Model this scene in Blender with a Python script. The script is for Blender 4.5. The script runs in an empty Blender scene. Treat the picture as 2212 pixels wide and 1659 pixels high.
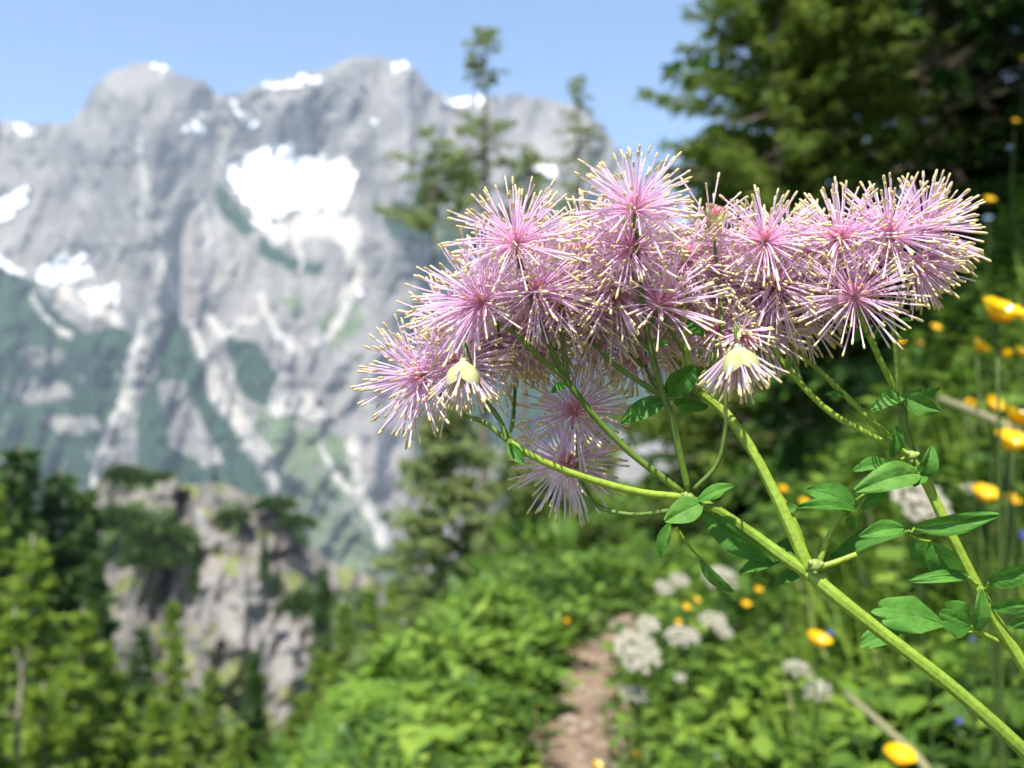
import bpy, math, random
import numpy as np
from mathutils import Vector, Matrix

random.seed(7)
RS = np.random.RandomState(11)
sc = bpy.context.scene
COL = sc.collection

# ------------------------------------------------------------------ camera
W0, H0, F0 = 2212.0, 1659.0, 2212.0        # drawing units of the layout (36 mm lens on a 36 mm sensor)
PITCH = math.atan((977.0 - H0 / 2) / F0)
CAM = np.array([0.0, 0.0, 0.90])
cam_d = bpy.data.cameras.new('camera')
cam_d.lens = 36.0
cam_d.sensor_width = 36.0
cam_d.clip_start = 0.01
cam_d.clip_end = 30000.0
cam_d.dof.use_dof = True
cam_d.dof.focus_distance = 0.199
cam_d.dof.aperture_fstop = 19.0
cam = bpy.data.objects.new('camera', cam_d)
COL.objects.link(cam)
cam.location = CAM
cam.rotation_euler = (math.pi / 2 + PITCH, 0, 0)
sc.camera = cam

# ------------------------------------------------------------------ light
TO_SUN = np.array([-0.12, -0.46, 0.88]); TO_SUN /= np.linalg.norm(TO_SUN)
SUN_EL = math.asin(TO_SUN[2])
world = bpy.data.worlds.new('World')
sc.world = world
world.use_nodes = True
nt = world.node_tree
bg = nt.nodes['Background']
sky = nt.nodes.new('ShaderNodeTexSky')
sky.sky_type = 'NISHITA'
sky.sun_disc = False
sky.sun_elevation = SUN_EL
sky.sun_rotation = math.atan2(TO_SUN[0], TO_SUN[1])
sky.altitude = 1200.0
sky.air_density = 1.0
sky.dust_density = 0.1
sky.ozone_density = 3.0
nt.links.new(sky.outputs[0], bg.inputs[0])
bg.inputs[1].default_value = 0.13
sun_d = bpy.data.lights.new('sun', 'SUN')
sun_d.energy = 4.9
sun_d.angle = math.radians(0.5)
sun_d.color = (1.0, 0.955, 0.88)
sun = bpy.data.objects.new('sun', sun_d)
COL.objects.link(sun)
sun.rotation_euler = Vector(TO_SUN).to_track_quat('Z', 'Y').to_euler()
sc.view_settings.view_transform = 'Standard'
sc.view_settings.look = 'None'
sc.view_settings.exposure = 0.95
sc.view_settings.gamma = 1.0
sc.view_settings.use_curve_mapping = False
sc.cycles.use_adaptive_sampling = True
sc.cycles.adaptive_threshold = 0.03
sc.cycles.max_bounces = 8
sc.cycles.diffuse_bounces = 6
sc.cycles.transmission_bounces = 6
sc.cycles.volume_bounces = 1
sc.cycles.caustics_reflective = False
sc.cycles.caustics_refractive = False

# ------------------------------------------------------------------ helpers
cp, sp = math.cos(PITCH), math.sin(PITCH)
RIGHT = np.array([1.0, 0, 0]); FWD = np.array([0, cp, sp]); UP = np.array([0, -sp, cp])

def ray(px, py):
    """Direction (unit forward component) through a layout point."""
    return FWD + RIGHT * ((px - W0 / 2) / F0) - UP * ((py - H0 / 2) / F0)

def P(px, py, d):
    return CAM + ray(px, py) * d

def view_dir(a):
    v = RIGHT * a[0] + UP * a[1] - FWD * a[2]      # right, up, towards the viewer
    return v / np.linalg.norm(v)

def hash2(ix, iy, seed):
    h = (ix.astype(np.int64) * 374761393 + iy.astype(np.int64) * 668265263 + seed * 982451653) & 0xffffffff
    h = ((h ^ (h >> 13)) * 1274126177) & 0xffffffff
    h = (h ^ (h >> 16)) & 0xffffffff
    return h / 4294967295.0

def vnoise(x, y, seed=0):
    x = np.asarray(x, float); y = np.asarray(y, float)
    ix = np.floor(x); iy = np.floor(y)
    fx = x - ix; fy = y - iy
    fx = fx * fx * (3 - 2 * fx); fy = fy * fy * (3 - 2 * fy)
    a = hash2(ix, iy, seed); b = hash2(ix + 1, iy, seed)
    c = hash2(ix, iy + 1, seed); d = hash2(ix + 1, iy + 1, seed)
    return (a + (b - a) * fx) * (1 - fy) + (c + (d - c) * fx) * fy

def fbm(x, y, seed=0, o=4):
    s = 0; a = 0.5; t = 0
    for i in range(o):
        s = s + a * vnoise(x * 2 ** i, y * 2 ** i, seed + i * 17); t += a; a *= 0.5
    return s / t

def ridged(x, y, seed=0, o=4):
    s = 0; a = 0.5; t = 0
    for i in range(o):
        s = s + a * (1 - np.abs(2 * vnoise(x * 2 ** i, y * 2 ** i, seed + i * 31) - 1)); t += a; a *= 0.5
    return s / t

def sstep(a, b, x):
    t = np.clip((np.asarray(x, float) - a) / (b - a), 0, 1)
    return t * t * (3 - 2 * t)

def norm(a):
    a = np.asarray(a, float)
    return a / np.maximum(np.linalg.norm(a, axis=-1, keepdims=True), 1e-9)

def catmull(pts, n=6):
    """Centripetal Catmull-Rom curve through the points."""
    pts = np.asarray(pts, float)
    if len(pts) < 3:
        t = np.linspace(0, 1, n + 1)[:, None]
        return pts[0] * (1 - t) + pts[-1] * t
    q = np.vstack([2 * pts[0] - pts[1], pts, 2 * pts[-1] - pts[-2]])
    k = np.concatenate([[0], np.cumsum(np.maximum(np.linalg.norm(np.diff(q, axis=0), axis=1), 1e-9) ** .5)])
    out = []
    for i in range(1, len(q) - 2):
        t = np.linspace(k[i], k[i + 1], n, endpoint=False)[:, None]
        def L(a, b, ta, tb): return a * (tb - t) / (tb - ta) + b * (t - ta) / (tb - ta)
        a1 = L(q[i - 1], q[i], k[i - 1], k[i]); a2 = L(q[i], q[i + 1], k[i], k[i + 1]); a3 = L(q[i + 1], q[i + 2], k[i + 1], k[i + 2])
        b1 = L(a1, a2, k[i - 1], k[i + 1]); b2 = L(a2, a3, k[i], k[i + 2])
        out.append(L(b1, b2, k[i], k[i + 1]))
    out.append(pts[-1:])
    return np.vstack(out)

class MB:
    """Collects geometry (numpy) and links it as one mesh object."""
    def __init__(self):
        self.v = []; self.f = []; self.m = []; self.a = []; self.n = 0
    def add(self, verts, faces, mat=0, attr=None):
        verts = np.asarray(verts, float).reshape(-1, 3)
        self.v.append(verts)
        if isinstance(faces, np.ndarray):
            faces = [faces]
        elif len(faces) and not isinstance(faces[0], np.ndarray):
            g = {}
            for f in faces:
                g.setdefault(len(f), []).append(f)
            faces = [np.array(x) for x in g.values()]
        for fa in faces:
            self.f.append(fa + self.n); self.m.append(np.full(len(fa), mat))
        self.a.append(np.full(len(verts), 0.5) if attr is None else np.broadcast_to(np.asarray(attr, float), (len(verts),)))
        self.n += len(verts)
    def tube(self, pts, radii, seg=8, mat=0, attr=None, cap=True, ridge=0.0):
        pts = np.asarray(pts, float); n = len(pts)
        radii = np.interp(np.linspace(0, 1, n), np.linspace(0, 1, len(radii)), radii) if len(radii) != n else np.asarray(radii)
        tg = norm(np.gradient(pts, axis=0))
        ref = np.zeros(3); ref[np.argmin(np.abs(tg).max(0))] = 1.0
        u = norm(np.cross(tg, ref)); w = np.cross(tg, u)
        an = np.arange(seg) * 2 * math.pi / seg
        rr_ = radii[:, None] * (1 + ridge * np.cos(an * 7))[None, :]
        v = (pts[:, None, :] + rr_[..., None] * (np.cos(an)[None, :, None] * u[:, None, :] + np.sin(an)[None, :, None] * w[:, None, :])).reshape(-1, 3)
        i = np.arange(n - 1)[:, None] * seg; j = np.arange(seg)[None, :]; j2 = (j + 1) % seg
        q = np.stack([i + j, i + j2, i + seg + j2, i + seg + j], -1).reshape(-1, 4)
        at = None if attr is None else np.repeat(np.interp(np.linspace(0, 1, n), np.linspace(0, 1, len(attr)), attr), seg)
        fs = [q]
        if cap:
            fs += [np.array([list(range(seg))[::-1]]), np.array([[(n - 1) * seg + k for k in range(seg)]])]
        self.add(v, fs, mat, at)
    def blob(self, c, r, seg=10, rings=7, mat=0, attr=None, axis=(0, 0, 1)):
        ax = norm(np.array(axis, float)); ref = np.array([1.0, 0, 0]) if abs(ax[0]) < .9 else np.array([0, 1.0, 0])
        u = norm(np.cross(ax, ref)); w = np.cross(ax, u)
        r = np.array(r if hasattr(r, '__len__') else (r, r, r), float)
        th = np.linspace(0.06, math.pi - 0.06, rings)
        an = np.arange(seg) * 2 * math.pi / seg
        v = np.array([c + u * r[0] * math.sin(t) * math.cos(a) + w * r[1] * math.sin(t) * math.sin(a) + ax * r[2] * math.cos(t) for t in th for a in an])
        i = np.arange(rings - 1)[:, None] * seg; j = np.arange(seg)[None, :]; j2 = (j + 1) % seg
        q = np.stack([i + j, i + seg + j, i + seg + j2, i + j2], -1).reshape(-1, 4)
        self.add(v, [q, np.array([list(range(seg))]), np.array([[(rings - 1) * seg + k for k in range(seg)][::-1]])], mat, attr)
    def leaves(self, base, d, side, length, width, bend=0.0, mat=0, attr=None, peak=0.45):
        """N simple leaves at once: six vertices, four faces each, bent along their length."""
        base = np.asarray(base, float); d = norm(d); side = np.asarray(side, float)
        side = norm(side - d * np.sum(side * d, -1, keepdims=True)); nn = np.cross(side, d)
        L = np.asarray(length, float).reshape(-1, 1) * np.ones((len(base), 1)); Wd = np.asarray(width, float).reshape(-1, 1) * np.ones((len(base), 1))
        b = np.asarray(bend, float).reshape(-1, 1) * np.ones((len(base), 1))
        p1 = base + d * L * peak * .55 - nn * L * b * .12; p2 = base + d * L * (peak + .22) - nn * L * b * .42; tip = base + d * L * .98 - nn * L * b
        v = np.stack([base, p1 - side * Wd * .42, p1 + side * Wd * .42, p2 - side * Wd * .45, p2 + side * Wd * .45, tip], 1).reshape(-1, 3)
        k = np.arange(len(base))[:, None] * 6
        tr = np.concatenate([k + np.array([[0, 2, 1]]), k + np.array([[3, 4, 5]])]); q = k + np.array([[1, 2, 4, 3]])
        at = None if attr is None else np.repeat(np.asarray(attr, float), 6)
        self.add(v, [tr, q], mat, at)
    def mesh(self, name, mats, smooth=True):
        me = bpy.data.meshes.new(name)
        V = np.vstack(self.v)
        loops = np.concatenate([f.ravel() for f in self.f]).astype(np.int32)
        tot = np.concatenate([np.full(len(f), f.shape[1]) for f in self.f]).astype(np.int32)
        st = np.concatenate([[0], np.cumsum(tot)[:-1]]).astype(np.int32)
        me.vertices.add(len(V)); me.vertices.foreach_set('co', V.astype(np.float32).ravel())
        me.loops.add(len(loops)); me.loops.foreach_set('vertex_index', loops)
        me.polygons.add(len(tot)); me.polygons.foreach_set('loop_start', st); me.polygons.foreach_set('loop_total', tot)
        me.polygons.foreach_set('material_index', np.concatenate(self.m).astype(np.int32))
        me.polygons.foreach_set('use_smooth', np.full(len(tot), smooth))
        at = me.attributes.new('t', 'FLOAT', 'POINT'); at.data.foreach_set('value', np.concatenate(self.a).astype(np.float32))
        for m in (mats if isinstance(mats, (list, tuple)) else [mats]):
            me.materials.append(M[m])
        me.update(calc_edges=True)
        me.validate()
        return me
    def build(self, name, mats, parent=None, smooth=True, kind=None):
        return link(name, self.mesh(name, mats, smooth), parent, kind)

def link(name, data, parent=None, kind=None):
    o = bpy.data.objects.new(name, data)
    COL.objects.link(o)
    if parent is not None:
        o.parent = parent
        o.matrix_parent_inverse = Matrix.Translation(-Vector(parent.location)) if parent.type == 'EMPTY' or parent.location.length > 0 else Matrix()
    if kind:
        o['kind'] = kind
    return o

def empty(name, loc):
    o = bpy.data.objects.new(name, None)
    o.empty_display_size = 0.02
    COL.objects.link(o)
    o.location = loc
    return o

def tag(o, label, cat=None, group=None, kind=None):
    if label: o['label'] = label
    if cat: o['category'] = cat
    if group: o['group'] = group
    if kind: o['kind'] = kind
    return o

# ------------------------------------------------------------------ materials
M = {}
def mat(name):
    m = bpy.data.materials.new(name); m.use_nodes = True
    M[name] = m
    return m, m.node_tree, m.node_tree.nodes, m.node_tree.links

def ramp(nodes, links, src, stops, interp='LINEAR'):
    r = nodes.new('ShaderNodeValToRGB')
    r.color_ramp.interpolation = interp
    while len(r.color_ramp.elements) > 1:
        r.color_ramp.elements.remove(r.color_ramp.elements[-1])
    for i, (p, c) in enumerate(stops):
        e = r.color_ramp.elements[0] if i == 0 else r.color_ramp.elements.new(p)
        e.position = p; e.color = (*c, 1)
    links.new(src, r.inputs[0])
    return r.outputs[0]

def attr_t(nodes):
    a = nodes.new('ShaderNodeAttribute'); a.attribute_name = 't'
    return a.outputs['Fac']

def noise(nodes, links, scale, detail=3, rough=.6, vec=None):
    n = nodes.new('ShaderNodeTexNoise'); n.inputs['Scale'].default_value = scale; n.inputs['Detail'].default_value = detail; n.inputs['Roughness'].default_value = rough
    if vec is None:
        g = nodes.new('ShaderNodeNewGeometry'); vec = g.outputs['Position']
    links.new(vec, n.inputs['Vector'])
    return n.outputs[0]

def mixc(nodes, links, fac, a, b, mode='MIX'):
    x = nodes.new('ShaderNodeMix'); x.data_type = 'RGBA'; x.blend_type = mode
    for sock, val in ((x.inputs[0], fac), (x.inputs[6], a), (x.inputs[7], b)):
        if hasattr(val, 'is_output'): links.new(val, sock)
        elif isinstance(val, (int, float)): sock.default_value = val
        else: sock.default_value = (*val, 1)
    return x.outputs[2]

def leafy(name, stops, transl=0.35, rough=0.55, spec=0.3, nscale=None, bump=None):
    """Thin plant tissue: a glossy diffuse face with light coming through."""
    m, t, N, L = mat(name)
    col = ramp(N, L, attr_t(N), stops)
    if nscale:
        n = noise(N, L, nscale, 3)
        col = mixc(N, L, 1.0, col, ramp(N, L, n, [(0.3, (.72, .72, .72)), (.7, (1.15, 1.15, 1.15))]), 'MULTIPLY')
    p = N['Principled BSDF']; p.inputs['Roughness'].default_value = rough; p.inputs['Specular IOR Level'].default_value = spec
    L.new(col, p.inputs['Base Color'])
    if bump:
        b = N.new('ShaderNodeBump'); b.inputs['Strength'].default_value = bump[1]; b.inputs['Distance'].default_value = bump[2]
        L.new(noise(N, L, bump[0], 4), b.inputs['Height']); L.new(b.outputs[0], p.inputs['Normal'])
    tr = N.new('ShaderNodeBsdfTranslucent'); L.new(col, tr.inputs[0])
    mx = N.new('ShaderNodeMixShader'); mx.inputs[0].default_value = transl
    L.new(p.outputs[0], mx.inputs[1]); L.new(tr.outputs[0], mx.inputs[2])
    L.new(mx.outputs[0], N['Material Output'].inputs[0])
    return m

def solid(name, stops, rough=0.8, nscale=5, bump=None, spec=0.2, use_attr=False):
    m, t, N, L = mat(name)
    p = N['Principled BSDF']; p.inputs['Roughness'].default_value = rough; p.inputs['Specular IOR Level'].default_value = spec
    n = noise(N, L, nscale, 5, .65)
    L.new(ramp(N, L, n, stops), p.inputs['Base Color'])
    if bump:
        b = N.new('ShaderNodeBump'); b.inputs['Strength'].default_value = bump[0]; b.inputs['Distance'].default_value = bump[1]
        L.new(n, b.inputs['Height']); L.new(b.outputs[0], p.inputs['Normal'])
    return m

leafy('filament', [(0, (.97, .64, .74)), (.14, (.97, .66, .82)), (.4, (.97, .74, .91)), (.75, (.97, .82, .95)), (1, (.97, .88, .95))], .6, .4, .35)
leafy('anther', [(0, (.84, .72, .50)), (.5, (.84, .73, .44)), (1, (.76, .62, .30))], .25, .6, .2)
leafy('carpel', [(0, (.80, .66, .46)), (.5, (.96, .54, .60)), (1, (.92, .42, .48))], .25, .5)
leafy('sepal', [(0, (.64, .60, .48)), (.5, (.56, .57, .26)), (1, (.44, .50, .13))], .3, .5)
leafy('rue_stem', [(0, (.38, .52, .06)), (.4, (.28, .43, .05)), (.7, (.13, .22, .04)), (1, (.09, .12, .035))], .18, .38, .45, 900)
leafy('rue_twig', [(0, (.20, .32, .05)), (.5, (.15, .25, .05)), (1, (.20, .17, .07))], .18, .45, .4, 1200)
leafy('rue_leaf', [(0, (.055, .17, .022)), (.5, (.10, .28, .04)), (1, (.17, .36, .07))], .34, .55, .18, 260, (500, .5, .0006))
leafy('node_skin', [(0, (.36, .44, .12)), (1, (.30, .40, .09))], .2, .5, .35, 700)
leafy('grass_blade', [(0, (.035, .075, .012)), (.35, (.11, .20, .022)), (.65, (.23, .35, .04)), (.9, (.36, .47, .08)), (1, (.50, .46, .22))], .38, .5, .25)
leafy('herb_leaf', [(0, (.035, .085, .014)), (.4, (.10, .195, .024)), (.75, (.19, .31, .035)), (1, (.29, .41, .055))], .35, .5, .3)
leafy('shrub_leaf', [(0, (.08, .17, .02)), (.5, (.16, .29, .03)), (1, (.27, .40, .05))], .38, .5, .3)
leafy('spruce_needles', [(0, (.025, .06, .014)), (.5, (.05, .11, .022)), (1, (.10, .17, .03))], .2, .6, .2)
leafy('larch_needles', [(0, (.11, .19, .025)), (.5, (.23, .35, .04)), (1, (.35, .46, .06))], .48, .6, .2)
leafy('skyline_needles', [(0, (.17, .22, .09)), (.5, (.28, .35, .13)), (1, (.38, .45, .16))], .55, .6, .2)
leafy('edge_needles', [(0, (.07, .12, .022)), (.5, (.16, .235, .035)), (.9, (.26, .35, .05)), (.97, (.30, .33, .07)), (1, (.50, .17, .06))], .45, .6, .2)
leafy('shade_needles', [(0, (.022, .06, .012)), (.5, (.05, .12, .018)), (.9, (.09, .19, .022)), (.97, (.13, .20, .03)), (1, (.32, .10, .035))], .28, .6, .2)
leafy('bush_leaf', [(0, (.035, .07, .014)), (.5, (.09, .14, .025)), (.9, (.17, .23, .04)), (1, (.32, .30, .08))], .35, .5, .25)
leafy('wood_leaf', [(0, (.02, .055, .01)), (.5, (.05, .115, .016)), (1, (.11, .20, .03))], .3, .5, .25)
leafy('pine_scrub', [(0, (.03, .065, .018)), (.5, (.065, .115, .025)), (1, (.12, .17, .04))], .2, .6, .2)
leafy('petal_yellow', [(0, (.85, .36, .008)), (.5, (.90, .56, .01)), (1, (.92, .64, .012))], .25, .22, .55)
leafy('petal_white', [(0, (.42, .43, .30)), (.6, (.53, .50, .41)), (1, (.58, .52, .46))], .35, .6, .2)
leafy('petal_blue', [(0, (.25, .27, .65)), (1, (.40, .44, .88))], .35, .5, .2)
leafy('herb_stem', [(0, (.05, .09, .02)), (1, (.09, .14, .03))], .15, .5, .3)
leafy('straw', [(0, (.20, .20, .09)), (1, (.34, .31, .17))], .15, .6, .2)
solid('bark', [(.3, (.10, .075, .05)), (.7, (.22, .18, .13))], .9, 9, (.6, .05))
solid('pale_bark', [(.3, (.24, .20, .15)), (.7, (.40, .35, .28))], .9, 9, (.6, .05))
solid('dead_wood', [(.3, (.13, .10, .075)), (.7, (.30, .24, .18))], .9, 14, (.4, .02))
solid('soil', [(.25, (.05, .04, .02)), (.5, (.07, .075, .02)), (.75, (.10, .11, .03))], .95, 3.0, (.5, .05))
solid('path_dirt', [(.25, (.11, .075, .05)), (.5, (.22, .155, .105)), (.75, (.33, .25, .175))], .95, 9, (.8, .03))
solid('pebble', [(.3, (.22, .17, .13)), (.7, (.38, .31, .25))], .9, 20)

def rock_mat(name, masks, rockstops, nscale, stretch, bumpd, extra):
    m, t, N, L = mat(name)
    p = N['Principled BSDF']; p.inputs['Roughness'].default_value = .95; p.inputs['Specular IOR Level'].default_value = .1
    g = N.new('ShaderNodeNewGeometry')
    mp = N.new('ShaderNodeMapping'); mp.inputs['Scale'].default_value = stretch; L.new(g.outputs['Position'], mp.inputs[0])
    n = noise(N, L, nscale, 9, .62, mp.outputs[0])
    col = ramp(N, L, n, rockstops)
    n2 = noise(N, L, nscale * 7, 6, .7, mp.outputs[0])
    col = mixc(N, L, 1.0, col, ramp(N, L, n2, [(.3, (.84, .84, .85)), (.7, (1.10, 1.09, 1.07))]), 'MULTIPLY')
    a = N.new('ShaderNodeAttribute'); a.attribute_name = 'mask'
    s = N.new('ShaderNodeSeparateColor'); L.new(a.outputs['Color'], s.inputs[0])
    for ch, stops in masks:
        c = ramp(N, L, n2, stops)
        fr = ramp(N, L, s.outputs[ch], [(.35, (0, 0, 0)), (.65, (1, 1, 1))])
        col = mixc(N, L, fr, col, c)
    L.new(col, p.inputs['Base Color'])
    b = N.new('ShaderNodeBump'); b.inputs['Strength'].default_value = .4; b.inputs['Distance'].default_value = bumpd
    L.new(n2, b.inputs['Height']); L.new(b.outputs[0], p.inputs['Normal'])

rock_mat('mountain_rock', [(0, [(.3, (.018, .042, .026)), (.7, (.038, .07, .036))]), (1, [(.3, (.09, .125, .065)), (.7, (.15, .185, .10))]), (2, [(.3, (.34, .32, .285)), (.7, (.44, .415, .37))])],
         [(.28, (.095, .092, .09)), (.48, (.20, .19, .175)), (.70, (.30, .283, .255))], .0042, (1.6, .5, .55), 14.0, None)
rock_mat('outcrop_rock', [(0, [(.3, (.03, .055, .02)), (.7, (.07, .11, .03))]), (1, [(.3, (.12, .14, .05)), (.7, (.22, .24, .09))]), (2, [(.3, (.20, .187, .168)), (.7, (.29, .272, .245))])],
         [(.30, (.105, .098, .087)), (.48, (.185, .17, .147)), (.7, (.255, .235, .203))], .05, (1.0, .5, .7), 1.2, None)
m_, t_, N_, L_ = mat('snow')
N_['Principled BSDF'].inputs['Roughness'].default_value = .7
L_.new(ramp(N_, L_, noise(N_, L_, .012, 6), [(.25, (.72, .73, .75)), (.6, (.88, .89, .90))]), N_['Principled BSDF'].inputs['Base Color'])

# ------------------------------------------------------------------ terrain
def path_x(y):
    y = np.asarray(y, float)
    return 0.08 + 0.045 * y + 0.02 * np.sin(y * 1.7) + 0.14 * np.clip(y - 3.5, 0, 6) ** 1.5 + .5 * np.clip(y - 9.5, 0, 60) + .55 * np.clip(y - 5.0, 0, 4) ** 1.25

def ground(x, y):
    x = np.asarray(x, float); y = np.asarray(y, float)
    t = x - path_x(np.clip(y, 0, 60)) 
    r = np.clip(t - .22, 0, None); l = np.clip(.02 + .105 * np.clip(y, 0, 60) - x - .22, 0, None)
    up = np.where(r < .5, .55 * r, .275 + (r - .5) * 1.30)
    up = 26 * np.tanh(up / 26) + np.clip(r - 30, 0, 400) * .25
    l2 = np.clip(l - .42, 0, None); dn = .10 * l + 5.2 * np.tanh(l2 * .9 / 5.2) + np.clip(l2 - 5, 0, None) * .24
    fw = np.clip(y - 10 - 1.6 * np.clip(x, 0, None), 0, None) * .16
    z = up - dn - fw
    z = np.where(z < -60, -60 + (z + 60) * 1.6, z)
    z = np.maximum(z, -330)
    near = np.exp(-np.hypot(x, y) / 40)
    z = z + near * ((fbm(x * 1.1, y * 1.1, 3) - .5) * .22 * sstep(.2, .9, np.abs(t)) + (fbm(x * .3, y * .3, 5) - .5) * .5 * sstep(.5, 3, np.abs(t)))
    return z + (1 - near) * (fbm(x * .05, y * .05, 9) - .5) * 4

def grid_mesh(X, Y, Z):
    n, m = X.shape
    i = np.arange(n - 1)[:, None] * m; j = np.arange(m - 1)[None, :]
    q = np.stack([i + j, i + j + 1, i + m + j + 1, i + m + j], -1).reshape(-1, 4)
    return np.stack([X, Y, Z], -1).reshape(-1, 3), q

u = np.linspace(-1, 1, 281); gx = np.sinh(u * 9.2) / math.sinh(9.2) * 5200
w = np.linspace(-.55, 1, 301); gy = np.sinh(w * 9.0) / math.sinh(9.0) * 5600 + 1.0
GX, GY = np.meshgrid(gx, gy)
b = MB(); b.add(*grid_mesh(GX, GY, ground(GX, GY)))
b.build('ground', 'soil', None, True, 'structure')

# path: a trodden strip with a ragged edge, laid just above the soil
ys = np.linspace(-1.0, 11.0, 260); ss = np.linspace(-1, 1, 15)
PX = np.zeros((len(ys), len(ss))); PY = np.zeros_like(PX)
for i, y in enumerate(ys):
    wl = .19 + .10 * (fbm(y * 2.3, 0.5, 21) - .5) * 2; wr = .23 + .10 * (fbm(y * 2.1, 7.5, 22) - .5) * 2
    PX[i] = path_x(max(y, 0)) + np.where(ss < 0, ss * wl, ss * wr); PY[i] = y
PZ = ground(PX, PY) + .012 + .03 * (fbm(PX * 9, PY * 9, 4) - .5) * (1 - np.abs(ss)[None, :] ** 3)
b = MB(); b.add(*grid_mesh(PX, PY, PZ))
b.build('path', 'path_dirt', None, True, 'structure')
b = MB()
for k in range(420):
    y = RS.uniform(1.5, 9); x = path_x(y) + RS.normal(0, .13); r = RS.uniform(.006, .024)
    b.blob(np.array([x, y, float(ground(x, y)) + .012 + r * .3]), (r * RS.uniform(.8, 1.4), r, r * .6), 6, 5)
tag(b.build('gravel', 'pebble', None, True, 'stuff'), 'small pale stones lying on the brown dirt path', 'gravel')

def height_on_ray(px, py, h, d0=.6, d1=400.0):
    """Depth at which the line of sight through a layout point is h above the ground."""
    ds = np.geomspace(d0, d1, 700)
    pts = CAM + ray(px, py)[None, :] * ds[:, None]
    g = pts[:, 2] - ground(pts[:, 0], pts[:, 1])
    k = np.where(g < h)[0]
    return ds[k[0]] if len(k) else d1

# ------------------------------------------------------------------ far mountain
def inside(px, py, poly):
    poly = np.asarray(poly, float); r = np.zeros(px.shape, bool)
    j = len(poly) - 1
    for i in range(len(poly)):
        xi, yi = poly[i]; xj, yj = poly[j]
        c = ((yi > py) != (yj > py)) & (px < (xj - xi) * (py - yi) / (yj - yi + 1e-9) + xi)
        r ^= c; j = i
    return r

def near_line(px, py, line):
    best = np.full(px.shape, 1e9)
    for (x0, y0, w0), (x1, y1, w1) in zip(line[:-1], line[1:]):
        dx, dy = x1 - x0, y1 - y0
        t = np.clip(((px - x0) * dx + (py - y0) * dy) / (dx * dx + dy * dy), 0, 1)
        best = np.minimum(best, np.hypot(px - x0 - t * dx, py - y0 - t * dy) / (w0 + (w1 - w0) * t))
    return best

RIDGE = [(-900, 420), (-600, 350), (-300, 300), (-100, 272), (0, 258), (40, 266), (90, 268), (150, 262), (175, 235), (200, 190), (240, 155), (300, 138), (345, 135), (390, 160), (440, 177), (480, 210), (520, 196), (560, 182), (620, 165), (690, 156), (720, 140), (760, 126), (800, 122), (870, 131), (905, 160), (935, 195), (975, 207), (1040, 204), (1130, 206), (1200, 218), (1260, 232), (1300, 272), (1345, 335), (1420, 430), (1500, 540), (1700, 720), (2000, 860)]
rx, ry = zip(*RIDGE)
cols = np.concatenate([np.linspace(-900, -40, 60), np.linspace(-36, 1450, 370), np.linspace(1460, 2000, 34)])
rows = np.linspace(0, 1, 285)
ridge_y = np.interp(cols, rx, ry) + (fbm(cols / 22, cols * 0, 41) - .5) * 14
C, R_ = np.meshgrid(cols, rows)
top = np.broadcast_to(ridge_y[None, :], C.shape)
PYm = top + (1270 - top) * R_
depth = 4300 - 1700 * R_ ** .85
# buttresses stand nearer, bowls farther: real relief in metres
def bump(cx, cy, sx, sy, a): return a * np.exp(-((C - cx) / sx) ** 2 - ((PYm - cy) / sy) ** 2)
depth += bump(330, 420, 110, 330, -330) + bump(850, 420, 70, 260, -260) + bump(620, 360, 110, 130, 280) + bump(150, 560, 90, 90, 120) + bump(60, 380, 80, 120, 150) + bump(620, 760, 150, 200, -180) + bump(480, 300, 40, 120, 120)
wx = C + 30 * (fbm(C / 90, PYm / 90, 51) - .5); wy = PYm
depth -= 330 * (ridged(wx / 130, wy / 420, 61, 2) - .5)
depth -= 130 * (ridged(wx / 50 + wy / 160, wy / 120, 71, 4) - .5)
depth -= 26 * (ridged(wx / 20 - wy / 60, wy / 40, 81, 3) - .5)
depth += 12 * (fbm(C / 9, PYm / 7, 91, 3) - .5)
DIR = FWD[None, None, :] + RIGHT * ((C - W0 / 2) / F0)[..., None] - UP * ((PYm - H0 / 2) / F0)[..., None]
PTS = CAM + DIR * depth[..., None]
V, Q = grid_mesh(PTS[..., 0], PTS[..., 1], PTS[..., 2])
nb = 3                                        # the back of the massif falls away behind the ridge
back = [PTS[0] + np.array([0, 260.0 * k, -170.0 * k]) for k in range(nb, 0, -1)]
BK = np.stack(back + [PTS[0]])
VB, QB = grid_mesh(BK[..., 0], BK[..., 1], BK[..., 2])
jx = C + 26 * (fbm(C / 26, PYm / 26, 101) - .5); jy = PYm + 26 * (fbm(C / 26, PYm / 26, 103) - .5)
forest = np.zeros(C.shape); meadow = np.zeros(C.shape); scree = np.zeros(C.shape)  # forest also carries shaded cliff faces, painted dark
for poly in ([(-900, 640), (-300, 600), (0, 575), (60, 600), (120, 665), (180, 720), (260, 700), (292, 730), (275, 830), (240, 900), (215, 990), (200, 1080), (190, 1270), (-900, 1270)],
             [(365, 660), (400, 700), (425, 780), (460, 870), (520, 960), (580, 1060), (640, 1270), (260, 1270), (290, 1000), (300, 880), (335, 800)],
             [(480, 720), (560, 740), (600, 830), (580, 880), (520, 860)],
             [(850, 440), (930, 420), (960, 470), (930, 530), (860, 520), (820, 480)],  # right side of the buttress: cliff shade painted dark
             [(560, 510), (640, 560), (690, 570), (700, 590), (620, 585), (560, 545)],
             [(470, 380), (500, 420), (545, 500), (530, 520), (470, 450)],  # left wall of the snow bowl, its shade painted in
             [(960, 470), (1300, 420), (1420, 520), (1500, 900), (900, 1000), (880, 700)]):
    forest = np.maximum(forest, inside(jx, jy, poly))
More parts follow.
